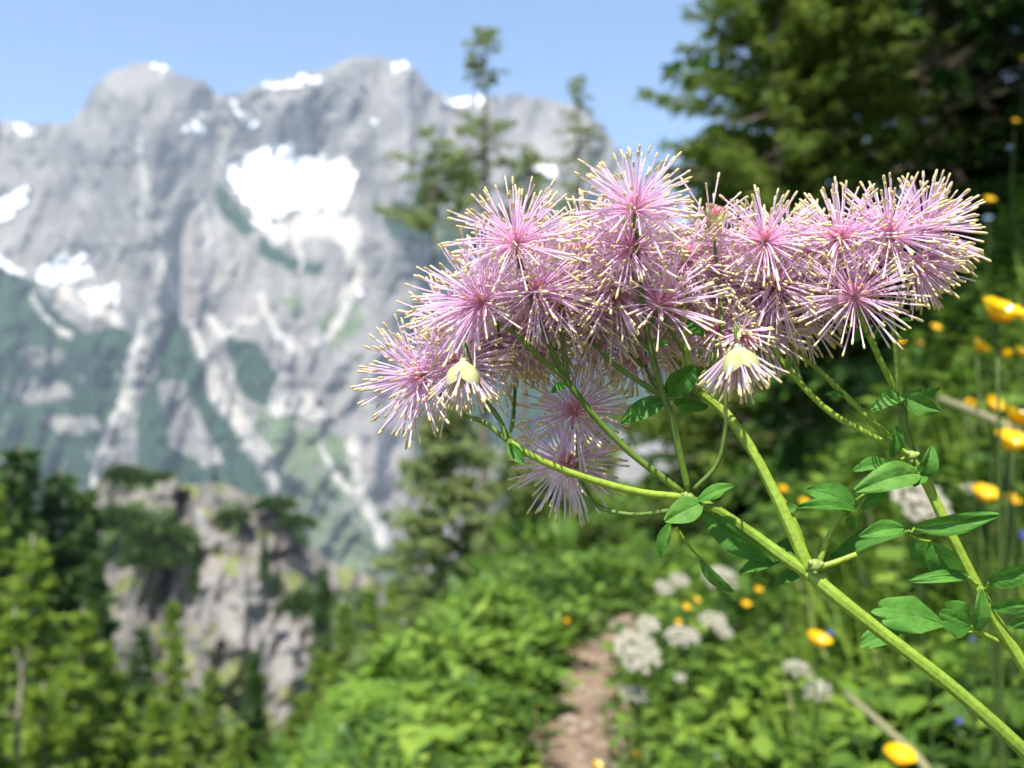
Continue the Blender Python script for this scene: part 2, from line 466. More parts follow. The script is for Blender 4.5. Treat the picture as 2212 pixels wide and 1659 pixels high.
for poly in ([(0, 835), (60, 820), (150, 830), (160, 860), (60, 870)], [(90, 900), (200, 895), (220, 925), (130, 940)], [(40, 760), (110, 750), (150, 780), (60, 800)],
             [(340, 830), (400, 820), (450, 930), (480, 1000), (440, 1010), (370, 960)], [(0, 980), (40, 985), (30, 1010), (0, 1010)]):
    forest *= 1 - inside(jx, jy, poly)
forest *= (fbm(C / 16, PYm / 12, 107, 3) < .80)
for poly in ([(560, 880), (660, 900), (760, 960), (800, 1080), (850, 1270), (640, 1270), (600, 1060), (540, 950)], [(680, 690), (770, 640), (790, 700), (720, 760)], [(600, 640), (660, 640), (640, 700)]):
    meadow = np.maximum(meadow, inside(jx, jy, poly) * (fbm(C / 20, PYm / 20, 109) < .63))
for ln in ([(420, 700, 7), (440, 780, 9), (470, 850, 14), (540, 945, 16), (585, 1010, 13), (605, 1065, 14)], [(310, 690, 10), (290, 780, 12), (262, 880, 13), (228, 960, 17), (212, 1060, 14), (195, 1180, 16)],
           [(762, 950, 8), (770, 1020, 14), (790, 1090, 12), (830, 1170, 13)], [(690, 950, 5), (715, 1020, 7), (770, 1075, 8)], [(380, 640, 8), (350, 560, 7), (345, 480, 6)], [(560, 640, 8), (600, 720, 10), (640, 760, 16)],
           [(760, 480, 16), (770, 600, 14), (735, 690, 10), (690, 740, 12)], [(455, 690, 12), (480, 720, 10), (550, 690, 9)], [(600, 880, 20), (660, 870, 24), (690, 900, 14)], [(560, 480, 16), (600, 505, 22), (660, 490, 24), (720, 480, 26), (755, 520, 18), (765, 580, 12)], [(640, 500, 8), (650, 560, 6), (640, 620, 5)], [(120, 620, 16), (200, 668, 18), (250, 690, 12)], [(70, 640, 6), (110, 700, 7), (150, 720, 9)], [(300, 300, 5), (310, 400, 7), (300, 500, 5)], [(430, 420, 5), (450, 520, 7), (440, 600, 6)]):
    scree = np.maximum(scree, near_line(jx, jy, ln) < 1)
forest *= 1 - scree; meadow *= 1 - scree
b = MB(); b.add(V, Q); b.add(VB, QB)
mountain = b.build('mountain', 'mountain_rock', None, True, 'structure')
mk = np.zeros((len(V) + len(VB), 4), np.float32); mk[:, 3] = 1
mk[:len(V), 0] = forest.ravel(); mk[:len(V), 1] = meadow.ravel(); mk[:len(V), 2] = scree.ravel()
ca = mountain.data.attributes.new('mask', 'FLOAT_COLOR', 'POINT'); ca.data.foreach_set('color', mk.ravel())
tag(mountain, 'grey limestone massif with snowfields, gullies and dark forest belts', 'mountain')
# snowfields: sheets a little proud of the rock
ix = np.arange(C.size).reshape(C.shape)
SNOW = [[(470, 330), (500, 352), (530, 328), (565, 320), (625, 308), (645, 345), (700, 332), (768, 350), (765, 400), (750, 440), (700, 465), (650, 450), (600, 472), (545, 462), (510, 420), (485, 380)],
        [(545, 455), (600, 462), (570, 500), (550, 490)], [(690, 440), (755, 430), (745, 455), (700, 465)],
        [(78, 572), (130, 555), (172, 545), (188, 560), (202, 578), (200, 606), (140, 612), (80, 616)], [(160, 630), (200, 620), (250, 608), (264, 640), (252, 664), (200, 655)],
        [(-60, 450), (0, 430), (78, 388), (66, 420), (30, 460), (0, 488), (-60, 520)], [(-60, 530), (0, 550), (40, 572), (60, 600), (20, 585), (-60, 570)], [(100, 675), (122, 685), (122, 702), (100, 698)],
        [(486, 212), (510, 215), (535, 250), (560, 275), (535, 278), (508, 250)], [(312, 137), (346, 136), (368, 158), (345, 160), (322, 152)], [(560, 186), (620, 167), (692, 158), (690, 178), (620, 184), (575, 196)],
        [(835, 130), (872, 132), (904, 146), (895, 158), (850, 150)], [(25, 268), (70, 274), (82, 288), (45, 292)], [(375, 250), (400, 265), (420, 290), (395, 285)], [(430, 232), (455, 240), (450, 252), (428, 248)], [(415, 262), (445, 270), (442, 282), (415, 278)],
        [(955, 206), (1050, 206), (1060, 226), (1000, 232), (960, 226)], [(1150, 360), (1185, 350), (1215, 390), (1190, 395)], [(800, 250), (822, 258), (812, 280), (798, 270)], [(775, 620), (792, 628), (788, 642), (772, 638)]]
for poly in SNOW:
    s = inside(C + 26 * (fbm(C / 17, PYm / 24, 121) - .5), PYm + 36 * (fbm(C / 12, PYm / 26, 123) - .5), poly) & (fbm(C / 9, PYm / 14, 127, 3) < .74)
    cell = s[:-1, :-1] & s[1:, :-1] & s[:-1, 1:] & s[1:, 1:]
    ii, jj = np.where(cell)
    if len(ii) < 3: continue
    q = np.stack([ix[ii, jj], ix[ii, jj + 1], ix[ii + 1, jj + 1], ix[ii + 1, jj]], -1)
    used, inv = np.unique(q.ravel(), return_inverse=True)
    sm = CAM + DIR.reshape(-1, 3)[used] * (depth.ravel()[used] * .997 - 6)[:, None]
    b = MB(); b.add(sm, inv.reshape(-1, 4)); b.build('snowfield', 'snow', mountain)

# ------------------------------------------------------------------ rocky outcrop across the gully
OR = [(60, 1330), (110, 1250), (150, 1170), (185, 1090), (215, 1032), (255, 1012), (300, 1006), (350, 1024), (400, 1050), (440, 1045), (480, 1040), (530, 1066), (580, 1082), (620, 1100), (655, 1145), (680, 1185), (710, 1215), (760, 1225), (830, 1262), (890, 1330), (960, 1420), (1050, 1500)]
ox, oy = zip(*OR)
cols = np.linspace(60, 1050, 260); rows = np.linspace(0, 1, 180)
ridge_y = np.interp(cols, ox, oy) + (fbm(cols / 14, cols * 0, 141) - .5) * 16
C2, R2 = np.meshgrid(cols, rows); top2 = np.broadcast_to(ridge_y, C2.shape)
PY2 = top2 + (1720 - top2) * R2
dep2 = 250 - 80 * R2 ** .8 + .00012 * (C2 - 450) ** 2
dep2 -= 22 * (ridged(C2 / 120, PY2 / 190, 151, 3) - .5) + 7 * (ridged(C2 / 60 + PY2 / 140, PY2 / 90, 153, 3) - .5) + 2.5 * (fbm(C2 / 14, PY2 / 14, 157, 3) - .5)
dep2 += 5 * np.exp(-(near_line(C2, PY2, [(450, 1200, 22), (540, 1215, 20), (660, 1200, 18)])) ** 2) + 8 * np.exp(-(near_line(C2, PY2, [(395, 1080, 18), (410, 1200, 18), (420, 1300, 14)])) ** 2)
D2 = FWD[None, None, :] + RIGHT * ((C2 - W0 / 2) / F0)[..., None] - UP * ((PY2 - H0 / 2) / F0)[..., None]
P2 = CAM + D2 * dep2[..., None]
V, Q = grid_mesh(P2[..., 0], P2[..., 1], P2[..., 2])
BK = np.stack([P2[0] + np.array([0, 12.0 * k, -14.0 * k]) for k in range(8, 0, -1)] + [P2[0]])
VB, QB = grid_mesh(BK[..., 0], BK[..., 1], BK[..., 2])
b = MB(); b.add(V, Q); b.add(VB, QB)
outcrop = b.build('rocky_hill', 'outcrop_rock', None, True, 'structure')
tag(outcrop, 'pale beige rock outcrop with scrub across the wooded gully', 'rock outcrop')
jx = C2 + 30 * (fbm(C2 / 24, PY2 / 24, 161) - .5); jy = PY2 + 30 * (fbm(C2 / 24, PY2 / 24, 163) - .5)
scrub = np.zeros(C2.shape); olive = np.zeros(C2.shape); pale = np.zeros(C2.shape)
for poly in ([(215, 1010), (300, 1000), (390, 1030), (330, 1060), (250, 1060)], [(215, 1090), (300, 1080), (400, 1110), (415, 1200), (330, 1225), (220, 1210)], [(540, 1060), (640, 1080), (670, 1170), (640, 1180), (600, 1110)], [(480, 1090), (520, 1080), (530, 1150), (490, 1160)],
             [(620, 1280), (700, 1230), (720, 1350), (650, 1340)], [(60, 1330), (180, 1180), (210, 1330), (160, 1500)], [(760, 1260), (1050, 1500), (1050, 1720), (800, 1720), (700, 1480), (690, 1330)], [(60, 1500), (420, 1480), (560, 1560), (700, 1600), (700, 1720), (60, 1720)]):
    scrub = np.maximum(scrub, inside(jx, jy, poly) * (fbm(C2 / 11, PY2 / 11, 165) < .66))
olive = (fbm(C2 / 34, PY2 / 34, 167) > .62) * (1 - scrub)
for poly in ([(390, 1080), (450, 1120), (480, 1160), (520, 1180), (440, 1190), (400, 1150)], [(430, 1240), (560, 1250), (620, 1330), (690, 1420), (700, 1500), (600, 1480), (500, 1380), (420, 1330)]):
    pale = np.maximum(pale, inside(jx, jy, poly)); 
olive *= 1 - .7 * pale
mk = np.zeros((len(V) + len(VB), 4), np.float32); mk[:, 3] = 1
mk[:len(V), 0] = scrub.ravel(); mk[:len(V), 1] = olive.ravel(); mk[:len(V), 2] = pale.ravel()
outcrop.data.attributes.new('mask', 'FLOAT_COLOR', 'POINT').data.foreach_set('color', mk.ravel())

# ------------------------------------------------------------------ trees
def conifer(h, prof, nbr, per, leaf, seed, droop=.25, ratio=(.22, .42), trunk_r=.013, spread=.5, bark='bark', needles='spruce_needles', gap=0.0, start=.08, dead=0, tier=0, rise=0.0):
    """trunk (with limbs) and crown meshes of a conifer of height h; prof(u) is the crown radius / h at height u."""
    r = np.random.RandomState(seed)
    tb = MB(); cb = MB(); db = MB()
    kk = np.linspace(0, 1, 9)
    cx = np.cumsum(r.normal(0, .004 * h, 9)); cy = np.cumsum(r.normal(0, .004 * h, 9)); cx -= cx[0]; cy -= cy[0]
    tp = np.stack([cx, cy, kk * h], -1)
    tb.tube(tp, trunk_r * h * (1.02 - kk) ** .8 + .0012 * h, 8)
    def axis(z): return np.array([np.interp(z, tp[:, 2], cx), np.interp(z, tp[:, 2], cy), z])
    B, D, S, Ln, Wd, At = [], [], [], [], [], []
    for i in range(nbr):
        u = start + (1 - start) * (i + r.rand() * .9) / nbr
        if tier: u = start + (1 - start) * (np.floor((u - start) / (1 - start) * tier) + r.rand() * .35) / tier
        u = min(u, .995)
        Lb = prof(u) * h * r.uniform(.6, 1.12)
        if Lb < .004 * h or r.rand() < gap: continue
        az = r.rand() * 2 * math.pi
        o = axis(u * h); hd = np.array([math.cos(az), math.sin(az), 0])
        s = np.linspace(0, 1, 6)
        dz = (rise * s - droop * (s ** 1.6) + .14 * droop * s ** 4) * Lb + (.35 * u ** 3) * s * Lb
        pts = o + hd * (s * Lb)[:, None]; pts[:, 2] += dz
        pts[:, :2] += np.cumsum(r.normal(0, .03 * Lb, (6, 2)), 0)
        tb.tube(pts, [max(.0022 * h * (1 - u * .7), .004), .0006 * h], 4, cap=False)
        n = max(4, int(per * (.35 + Lb / (max(prof(start + .05), .05) * h)) * r.uniform(.6, 1.2)))
        q = (r.rand(n) ** .75) * .92 + .08
        pos = np.stack([np.interp(q, s, pts[:, k]) for k in range(3)], -1)
        tg = norm(pts[-1] - pts[0])
        sd = norm(np.cross(tg, [0, 0, 1.0]))
        a = r.choice([-1, 1], n) * r.uniform(.2, 1.0, n)
        d = tg[None, :] * (1 - np.abs(a))[:, None] + sd[None, :] * a[:, None] + r.normal(0, spread * .5, (n, 3))
        d[:, 2] -= r.uniform(0, spread, n)
        B.append(pos + r.normal(0, .05 * leaf * h, (n, 3))); D.append(d); S.append(r.normal(0, 1, (n, 3)) + np.array([0, 0, .2]))
        Ln.append(leaf * h * r.uniform(.5, 1.25, n)); Wd.append(leaf * h * r.uniform(*ratio, n)); At.append(np.clip(r.normal(.45, .22, n) + .15 * (q - .5), 0, .965) + (r.rand(n) < .012) * .05)
    for i in range(dead):
        u = r.uniform(.02, .55); az = r.rand() * 2 * math.pi; Lb = prof(.3) * h * r.uniform(.4, .95); o = axis(u * h)
        s = np.linspace(0, 1, 5); pts = o + np.stack([np.cos(az) * s * Lb, np.sin(az) * s * Lb, -.22 * s ** 1.5 * Lb], -1); pts[1:] += r.normal(0, .05 * Lb, (4, 3))
        db.tube(pts, [.0032 * h, .0008 * h], 5)
        for k in range(7):
            p = pts[r.randint(1, 5)]; e = p + np.array([np.cos(az), np.sin(az), 0]) * Lb * .3 + r.normal(0, .17 * Lb, 3)
            db.tube(np.stack([p, (p + e) / 2 + r.normal(0, .03 * Lb, 3), e]), [.0014 * h, .0005 * h], 4)
    B, D, S = map(np.vstack, (B, D, S)); Ln, Wd, At = map(np.concatenate, (Ln, Wd, At))
    cb.leaves(B, D, S, Ln, Wd, r.uniform(-.1, .35, len(B)), attr=At)
    return (tb.mesh('trunk', bark), cb.mesh('crown', needles, False), db.mesh('dead_branch', 'dead_wood') if dead else None)

def plant_tree(name, meshes, base, scale, rot, label, cat, group=None, sxy=1.0):
    e = empty(name, base); e.rotation_euler = (0, 0, rot); e.scale = (scale * sxy, scale * sxy, scale)
    for nm, me in zip(('trunk', 'crown', 'dead_branch'), meshes):
        if me is not None:
            o = bpy.data.objects.new(nm, me); COL.objects.link(o); o.parent = e
    return tag(e, label, cat, group)

def cone(r0, p=.9): return lambda u: r0 * (1 - u) ** p * min(1, .35 + u * 6)

SPR = [conifer(1.0, cone(.17 + .02 * k), 150, 60, .044, 200 + k, tier=24 - 2 * k) for k in range(3)]
LAR = [conifer(1.0, cone(.20 + .02 * k, .8), 140, 70, .034, 230 + k, droop=.18, spread=.6, gap=.08, rise=.08, tier=20, bark='pale_bark', needles='larch_needles') for k in range(4)]
def tree_at(kind, k, px, py, d, label, group, sxy=1.0, on=None):
    p = P(px, py, d)
    zb = float(ground(p[0], p[1])) - .1 if on is None else on
    h = p[2] - zb
    m = (SPR if kind == 'spruce_tree' else LAR)[k]
    return plant_tree(kind, m, (p[0], p[1], zb), h, random.uniform(0, 6.28), label, 'tree', group, sxy)

GL = 'conifers in the wooded gully'
for a in [('spruce_tree', 0, 66, 955, 88, 'tallest dark spruce at far left, its tip against the blue-green forest belt', 1.15),
          ('spruce_tree', 1, 140, 1012, 92, 'dark spruce beside the tallest far-left spruce, between it and the outcrop', 1.15),
          ('spruce_tree', 2, 20, 1018, 76, 'dark spruce half hidden at the left picture edge under the forest belt', .9),
          ('spruce_tree', 0, 170, 1055, 98, 'small dark spruce touching the left foot of the rock outcrop', 1.15),
          ('larch_tree', 0, -20, 1030, 36, 'bright green larch cut by the left picture edge at mid height', 1.0),
          ('larch_tree', 1, 78, 1150, 34, 'bright green larch in front of the dark far-left spruces', 1.0),
          ('larch_tree', 2, 40, 1310, 24, 'bright larch low at the left edge beside the pale bare pole', 1.0),
          ('larch_tree', 3, 165, 1310, 27, 'bushy bright larch left of the dark spruce before the outcrop', 1.0),
          ('spruce_tree', 1, 212, 1190, 62, 'slim dark spruce standing before the left part of the outcrop', .75),
          ('spruce_tree', 2, 305, 1350, 50, 'dark blue-green spruce below the outcrop, left of the brown-trunked larch', .9),
          ('larch_tree', 0, 372, 1290, 40, 'green larch with brown trunk showing, below the outcrop centre', .8),
          ('larch_tree', 1, 250, 1440, 28, 'yellow-green larch low in the gully, left of the brown-trunked larch', 1.1),
          ('spruce_tree', 0, 558, 1400, 44, 'small dark pointed spruce in front of the pale rock face', 1.0),
          ('larch_tree', 2, 455, 1440, 36, 'green larch left of the small pointed spruce before the rock', 1.1),
          ('larch_tree', 3, 110, 1470, 20, 'yellow-green larch at the bottom left corner beside the bare pole', 1.2),
          ('larch_tree', 0, 345, 1500, 22, 'green larch at the bottom edge under the brown-trunked larch', 1.2),
          ('larch_tree', 1, 640, 1500, 30, 'green larch right of the small pointed spruce, below the rock face', 1.2),
          ('larch_tree', 2, 520, 1560, 21, 'green larch at the bottom edge under the small pointed spruce', 1.2),
          ('spruce_tree', 1, 715, 1510, 27, 'dark spruce at the bottom, left of the bright leafy shrubs', 1.1),
          ('larch_tree', 3, 790, 1380, 33, 'thin yellow-green larch right of the pale rock face', .9),
          ('spruce_tree', 2, 700, 1225, 120, 'small dark spruce on the right shoulder of the outcrop', .8),
          ('larch_tree', 0, 845, 1240, 38, 'thin larch above the leafy shrubs, right of the outcrop shoulder', .8),
          ('larch_tree', 2, 745, 1300, 62, 'small larch in the hazy gap right of the outcrop, upper one', 1.1),
          ('larch_tree', 3, 690, 1400, 45, 'larch standing against the lower right edge of the pale rock face', 1.1),
          ('larch_tree', 0, 800, 1265, 52, 'larch in the hazy gap, right of the small upper one', 1.0),
          ('larch_tree', 1, 885, 1150, 34, 'slender larch under the lowest left blossom, before the scree gully', .9),
          ('spruce_tree', 0, 760, 1430, 36, 'dark spruce in the gap between the rock face and the leafy shrubs', 1.0),
          ('larch_tree', 2, 215, 1380, 34, 'bright larch below the left foot of the outcrop', 1.2),
          ('larch_tree', 3, 420, 1500, 30, 'bright larch at the bottom between the brown-trunked larch and the pointed spruce', 1.3),
          ('larch_tree', 1, -60, 1380, 18, 'dark green larch mostly cut by the left picture edge, near the bottom', 1.2)]:
    tree_at(a[0], a[1], a[2], a[3], a[4], a[5], GL, a[6])
GO = 'small trees on the outcrop'
for px, py, pb, d, k, lab in [(466, 1000, 1045, 236, 0, 'tiny dark spruce on the crest of the rock outcrop'), (572, 1150, 1260, 205, 1, 'small dark spruce in the cleft right of the outcrop centre'), (600, 1215, 1290, 200, 2, 'small dark spruce below the cleft of the outcrop'), (240, 1060, 1130, 228, 1, 'small dark spruce on the left flank of the outcrop'), (420, 1170, 1290, 205, 0, 'dark spruce in the shady cleft left of the pale rock face'), (640, 1270, 1340, 185, 2, 'dark spruce at the right edge of the pale rock face')]:
    tree_at('spruce_tree', k, px, py, d, lab, GO, .9, on=float(P(px, pb, d)[2]))

# dwarf pine mats on the outcrop
def scrub_mesh(seed):
    r = np.random.RandomState(seed); b = MB(); n = 900
    a = r.rand(n) * 6.283; q = r.rand(n) ** .5; x = np.cos(a) * q; y = np.sin(a) * q
    z = np.sqrt(1 - q ** 2 * .95) * .5 * (.5 + .9 * fbm(x * 3 + seed, y * 3, seed)) * r.uniform(.5, 1, n)
    d = np.stack([x, y, .4 + r.rand(n)], -1) + r.normal(0, .4, (n, 3))
    b.leaves(np.stack([x, y, z], -1), d, r.normal(0, 1, (n, 3)), r.uniform(.15, .35, n), r.uniform(.08, .16, n), attr=np.clip(r.normal(.45, .25, n), 0, 1))
    return b.mesh('foliage', 'pine_scrub', False)
SCR = [scrub_mesh(3), scrub_mesh(4)]
for i, (px, py, d, s, lab) in enumerate([(270, 1020, 243, 5.0, 'dark dwarf pine mat on the left crest of the outcrop'), (340, 1032, 243, 5.0, 'dark dwarf pine mat on the crest, left of the tiny spruce'), (260, 1120, 222, 7.0, 'large dark pine thicket on the left flank of the outcrop'), (350, 1150, 218, 7.5, 'large dark pine thicket left of the pale gully on the outcrop'), (330, 1200, 212, 6.5, 'dark pine thicket hanging over the left cliff of the outcrop'),
                                         (595, 1085, 235, 5.0, 'dark dwarf pine mat capping the right crest of the outcrop'), (640, 1125, 228, 4.5, 'dark dwarf pine mat on the right brow of the outcrop'), (505, 1110, 228, 4.0, 'dark dwarf pine clump right of the tiny crest spruce'), (655, 1300, 190, 5.0, 'dark scrub clump right of the pale rock face'), (200, 1130, 225, 5.0, 'dark scrub clump at the left foot of the outcrop')]):
    p = P(px, py, d)
    e = empty('dwarf_pine', (p[0], p[1], p[2] - .45 * s)); e.scale = (s * .9, s * .9, s * 1.2)
    o = bpy.data.objects.new('foliage', SCR[i % 2]); COL.objects.link(o); o.parent = e
    tag(e, lab, 'dwarf pine', 'dwarf pines on the outcrop')

# bare pale pole low on the left
p0 = P(32, 1400, 19); p1 = P(36, 1700, 18.5)
e = empty('bare_tree', p1)
b = MB(); b.tube(catmull([p1 + np.array([0, 0, -2.]), p1, P(38, 1560, 18.8), P(46, 1450, 19), p0]), [.085, .07, .05, .03, .015], 7); b.build('trunk', 'pale_bark', e)
b = MB(); b.tube(catmull([P(46, 1450, 19), P(58, 1425, 19), P(66, 1395, 19)]), [.03, .012], 6); b.build('branch', 'pale_bark', e)
tag(e, 'pale bare dead pole among the larches at the bottom left', 'dead tree')

# the two tall larches on the skyline and their lower neighbours
def larch1(v):                                   # v: metres below the tip, gives the crown radius in metres
    return float(np.interp(v, [0, .2, .6, 1.3, 1.65, 1.75, 2.55, 2.6, 2.8, 3.4, 4.2, 5.2, 6.0, 8, 14, 30], [.25, .5, .66, .60, .34, 0, 0, .5, 1.2, 1.55, 1.3, 1.7, 1.0, 1.3, 1.8, 2.0]))
def skyline(px, py, d, prof, label, seed, low=None, **k):
    p = P(px, py, d); zb = float(ground(p[0], p[1])) - .2
    h = p[2] - zb
    if low: k['start'] = (P(px, low, d)[2] - zb) / h
    pr = prof if prof is not larch1 else (lambda u: larch1((1 - u) * h) / h)
    return plant_tree('larch_tree', conifer(h, pr, bark='bark', needles='skyline_needles', seed=seed, **k), (p[0], p[1], zb), 1.0, 0, label, 'tree', 'larches on the skyline')
skyline(1040, 52, 28, larch1, 'tallest larch on the skyline with a tufted top above bare trunk', 310, nbr=105, per=34, leaf=.012, droop=.25, spread=.8, gap=.1, low=540, trunk_r=.006)
skyline(1262, 165, 30, lambda u: .014 + .22 * (1 - u) ** .85, 'pointed larch on the skyline right of the tallest larch', 311, nbr=100, per=26, leaf=.013, droop=.25, spread=.7, gap=.12, low=600, trunk_r=.006)
skyline(935, 275, 25, lambda u: .015 + .075 * math.sin(min(1, (1 - u) * 6) * math.pi * .75), 'broad olive larch in front of the mountain, left of the tallest larch', 312, nbr=34, per=34, leaf=.020, droop=.2, spread=.7, gap=.15, low=500, trunk_r=.005)
skyline(1130, 330, 26, lambda u: .02 + .15 * (1 - u) ** .8, 'low bushy larch between the two skyline larches behind the blossoms', 313, nbr=50, per=30, leaf=.020, droop=.2, spread=.7, gap=.15, low=640, trunk_r=.006)
skyline(975, 880, 15, lambda u: .05 + .36 * (1 - u) ** .8, 'young larch behind the shaded blossoms, left of the path', 314, nbr=150, per=60, leaf=.05, droop=.1, spread=.8, gap=.05, start=.05, trunk_r=.006)
skyline(1120, 960, 14, lambda u: .05 + .36 * (1 - u) ** .8, 'young larch in mid distance straight above the leafy shrubs', 315, nbr=150, per=60, leaf=.055, droop=.1, spread=.8, gap=.05, start=.05, trunk_r=.006)
skyline(1290, 880, 16, lambda u: .03 + .24 * (1 - u) ** .8, 'young larch behind the curved flower stalks, above the path end', 316, nbr=150, per=60, leaf=.05, droop=.1, spread=.8, gap=.05, start=.05, trunk_r=.006)

# the wood on the right bank
def bank_tree(name, x, y, h, prof, label, seed, **k):
    zb = float(ground(x, y)) - .15
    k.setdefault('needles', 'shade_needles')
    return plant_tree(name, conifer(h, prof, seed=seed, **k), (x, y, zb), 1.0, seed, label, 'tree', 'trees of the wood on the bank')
bank_tree('larch_tree', 2.75, 9.6, 8.0, lambda u: .05 + .19 * (1 - u) ** .6, 'feathery larch of the wood, just right of its leftmost paler larch', 401, needles='edge_needles', ratio=(.12, .22), nbr=300, per=150, leaf=.019, droop=.05, rise=.12, spread=.6, start=.06, gap=.05, dead=26)
bank_tree('spruce_tree', 4.6, 10.4, 10.0, lambda u: .05 + .19 * (1 - u) ** .7, 'dark spruce with dead brown twigs, right behind the feathery larch', 402, ratio=(.14, .24), nbr=190, per=95, leaf=.022, start=.08, dead=40, tier=26)
bank_tree('spruce_tree', 6.3, 10.0, 11.0, lambda u: .05 + .20 * (1 - u) ** .7, 'dense dark spruce above the right end of the blossoms', 403, ratio=(.14, .24), nbr=190, per=95, leaf=.022, start=.12, dead=46, tier=26)
bank_tree('spruce_tree', 5.0, 6.6, 10.0, lambda u: .04 + .17 * (1 - u) ** .6, 'near dark spruce at the top right corner, overhanging the bank', 404, ratio=(.14, .24), nbr=170, per=95, leaf=.022, start=.22, dead=40, tier=22)
bank_tree('spruce_tree', 3.9, 14.0, 11.0, lambda u: .05 + .2 * (1 - u) ** .7, 'dark spruce deep in the wood behind the feathery larch', 405, nbr=140, per=36, leaf=.034, start=.02, tier=24)
bank_tree('spruce_tree', 6.6, 14.5, 12.0, lambda u: .05 + .2 * (1 - u) ** .7, 'dark spruce deep in the wood, second from the corner', 406, nbr=140, per=36, leaf=.034, start=.02, tier=24)
bank_tree('spruce_tree', 9.0, 13.0, 12.0, lambda u: .05 + .2 * (1 - u) ** .7, 'dark spruce deep in the wood at the right picture edge', 407, nbr=140, per=36, leaf=.034, start=.02, tier=24)

bank_tree('spruce_tree', 2.5, 7.6, 2.9, lambda u: .06 + .30 * (1 - u) ** .7, 'slim dark spruce in the shade directly behind the middle blossoms', 408, nbr=130, per=50, leaf=.06, start=.02, dead=20, tier=20)  # dense dark needles put here to carry the shade of the hollow
bank_tree('spruce_tree', 2.3, 2.5, 7.4, lambda u: .03 + .27 * (1 - u) ** .45, 'tall unseen spruce beyond the right picture edge, added to shade the bank', 409, nbr=230, per=80, leaf=.036, start=.36, tier=18)  # out of view; crown shaped and placed to shade the bank
bank_tree('larch_tree', 2.45, 9.4, 6.6, lambda u: .05 + .17 * (1 - u) ** .5, 'paler feathery larch, leftmost tree of the wood against the sky', 413, needles='edge_needles', ratio=(.12, .22), nbr=230, per=120, leaf=.024, droop=.05, rise=.12, spread=.6, start=.03, gap=.08, dead=16)
bank_tree('spruce_tree', 3.1, 4.9, 9.0, lambda u: .02 + .20 * (1 - u) ** .5, 'unseen overhanging spruce past the top right corner, added to shade the wood', 410, nbr=170, per=70, leaf=.034, start=.42, tier=18)  # out-of-view tree put in for the shade it casts on the wood

bank_tree('spruce_tree', 5.4, 12.0, 10.0, lambda u: .06 + .2 * (1 - u) ** .7, 'dark spruce filling the gap behind the spruce with dead brown twigs', 414, nbr=140, per=40, leaf=.036, start=.02, tier=24)
bank_tree('spruce_tree', 7.7, 11.4, 11.0, lambda u: .06 + .2 * (1 - u) ** .7, 'dark spruce filling the gap behind the dense right-hand spruce', 415, nbr=140, per=40, leaf=.036, start=.02, tier=24)
bank_tree('spruce_tree', 2.5, 11.5, 4.6, lambda u: .06 + .26 * (1 - u) ** .7, 'young dark spruce left of the feathery larch, behind the cluster stalks', 411, nbr=120, per=50, leaf=.05, start=.02, tier=18)
bank_tree('spruce_tree', 3.3, 8.6, 3.2, lambda u: .06 + .30 * (1 - u) ** .7, 'young dark spruce on the bank behind the right-hand blossoms', 412, nbr=120, per=50, leaf=.06, start=.02, dead=14, tier=16)  # dark foliage set here to deepen the shaded hollow

# ------------------------------------------------------------------ shrubs beside the path
def shrub_mesh(seed, n_st, leaf, wid, leafmat='shrub_leaf'):
    r = np.random.RandomState(seed); sb = MB(); fb = MB(); B, D, S, A = [], [], [], []
    for i in range(n_st):
        a = r.rand() * 6.283; lean = r.uniform(.1, .75); H = r.uniform(.6, 1.0) * (1 - .25 * lean)
        top = np.array([math.cos(a) * lean * .75, math.sin(a) * lean * .75, H]); b0 = np.array([math.cos(a), math.sin(a), 0]) * .15 * lean
        pts = catmull([b0, b0 * .5 + top * .5 + np.array([0, 0, .12]), top], 4)
        sb.tube(pts, [.012, .004], 4, cap=False)
        n = 16; q = np.linspace(.2, 1, n); k = q * (len(pts) - 1)
        pos = np.stack([np.interp(k, range(len(pts)), pts[:, j]) for j in range(3)], -1); an = np.arange(n) * 2.4 + r.rand() * 6
        d = np.stack([np.cos(an), np.sin(an), r.uniform(.1, .7, n)], -1) + r.normal(0, .2, (n, 3))
        B.append(pos); D.append(d); S.append(np.cross(d, [0, 0, 1.]) + r.normal(0, .3, (n, 3))); A.append(np.clip(r.normal(.4, .2, n) + .25 * (q - .5), 0, 1))
    B, D, S = map(np.vstack, (B, D, S)); A = np.concatenate(A)
    fb.leaves(B, D, S, leaf * r.uniform(.7, 1.2, len(B)), wid * r.uniform(.8, 1.2, len(B)), r.uniform(.1, .5, len(B)), attr=A)
    return sb.mesh('stems', 'herb_stem'), fb.mesh('foliage', leafmat)
SHR = [shrub_mesh(500 + k, 30, .36, .115) for k in range(3)] + [shrub_mesh(510, 60, .13, .055, 'bush_leaf'), shrub_mesh(511, 60, .13, .06, 'bush_leaf')]
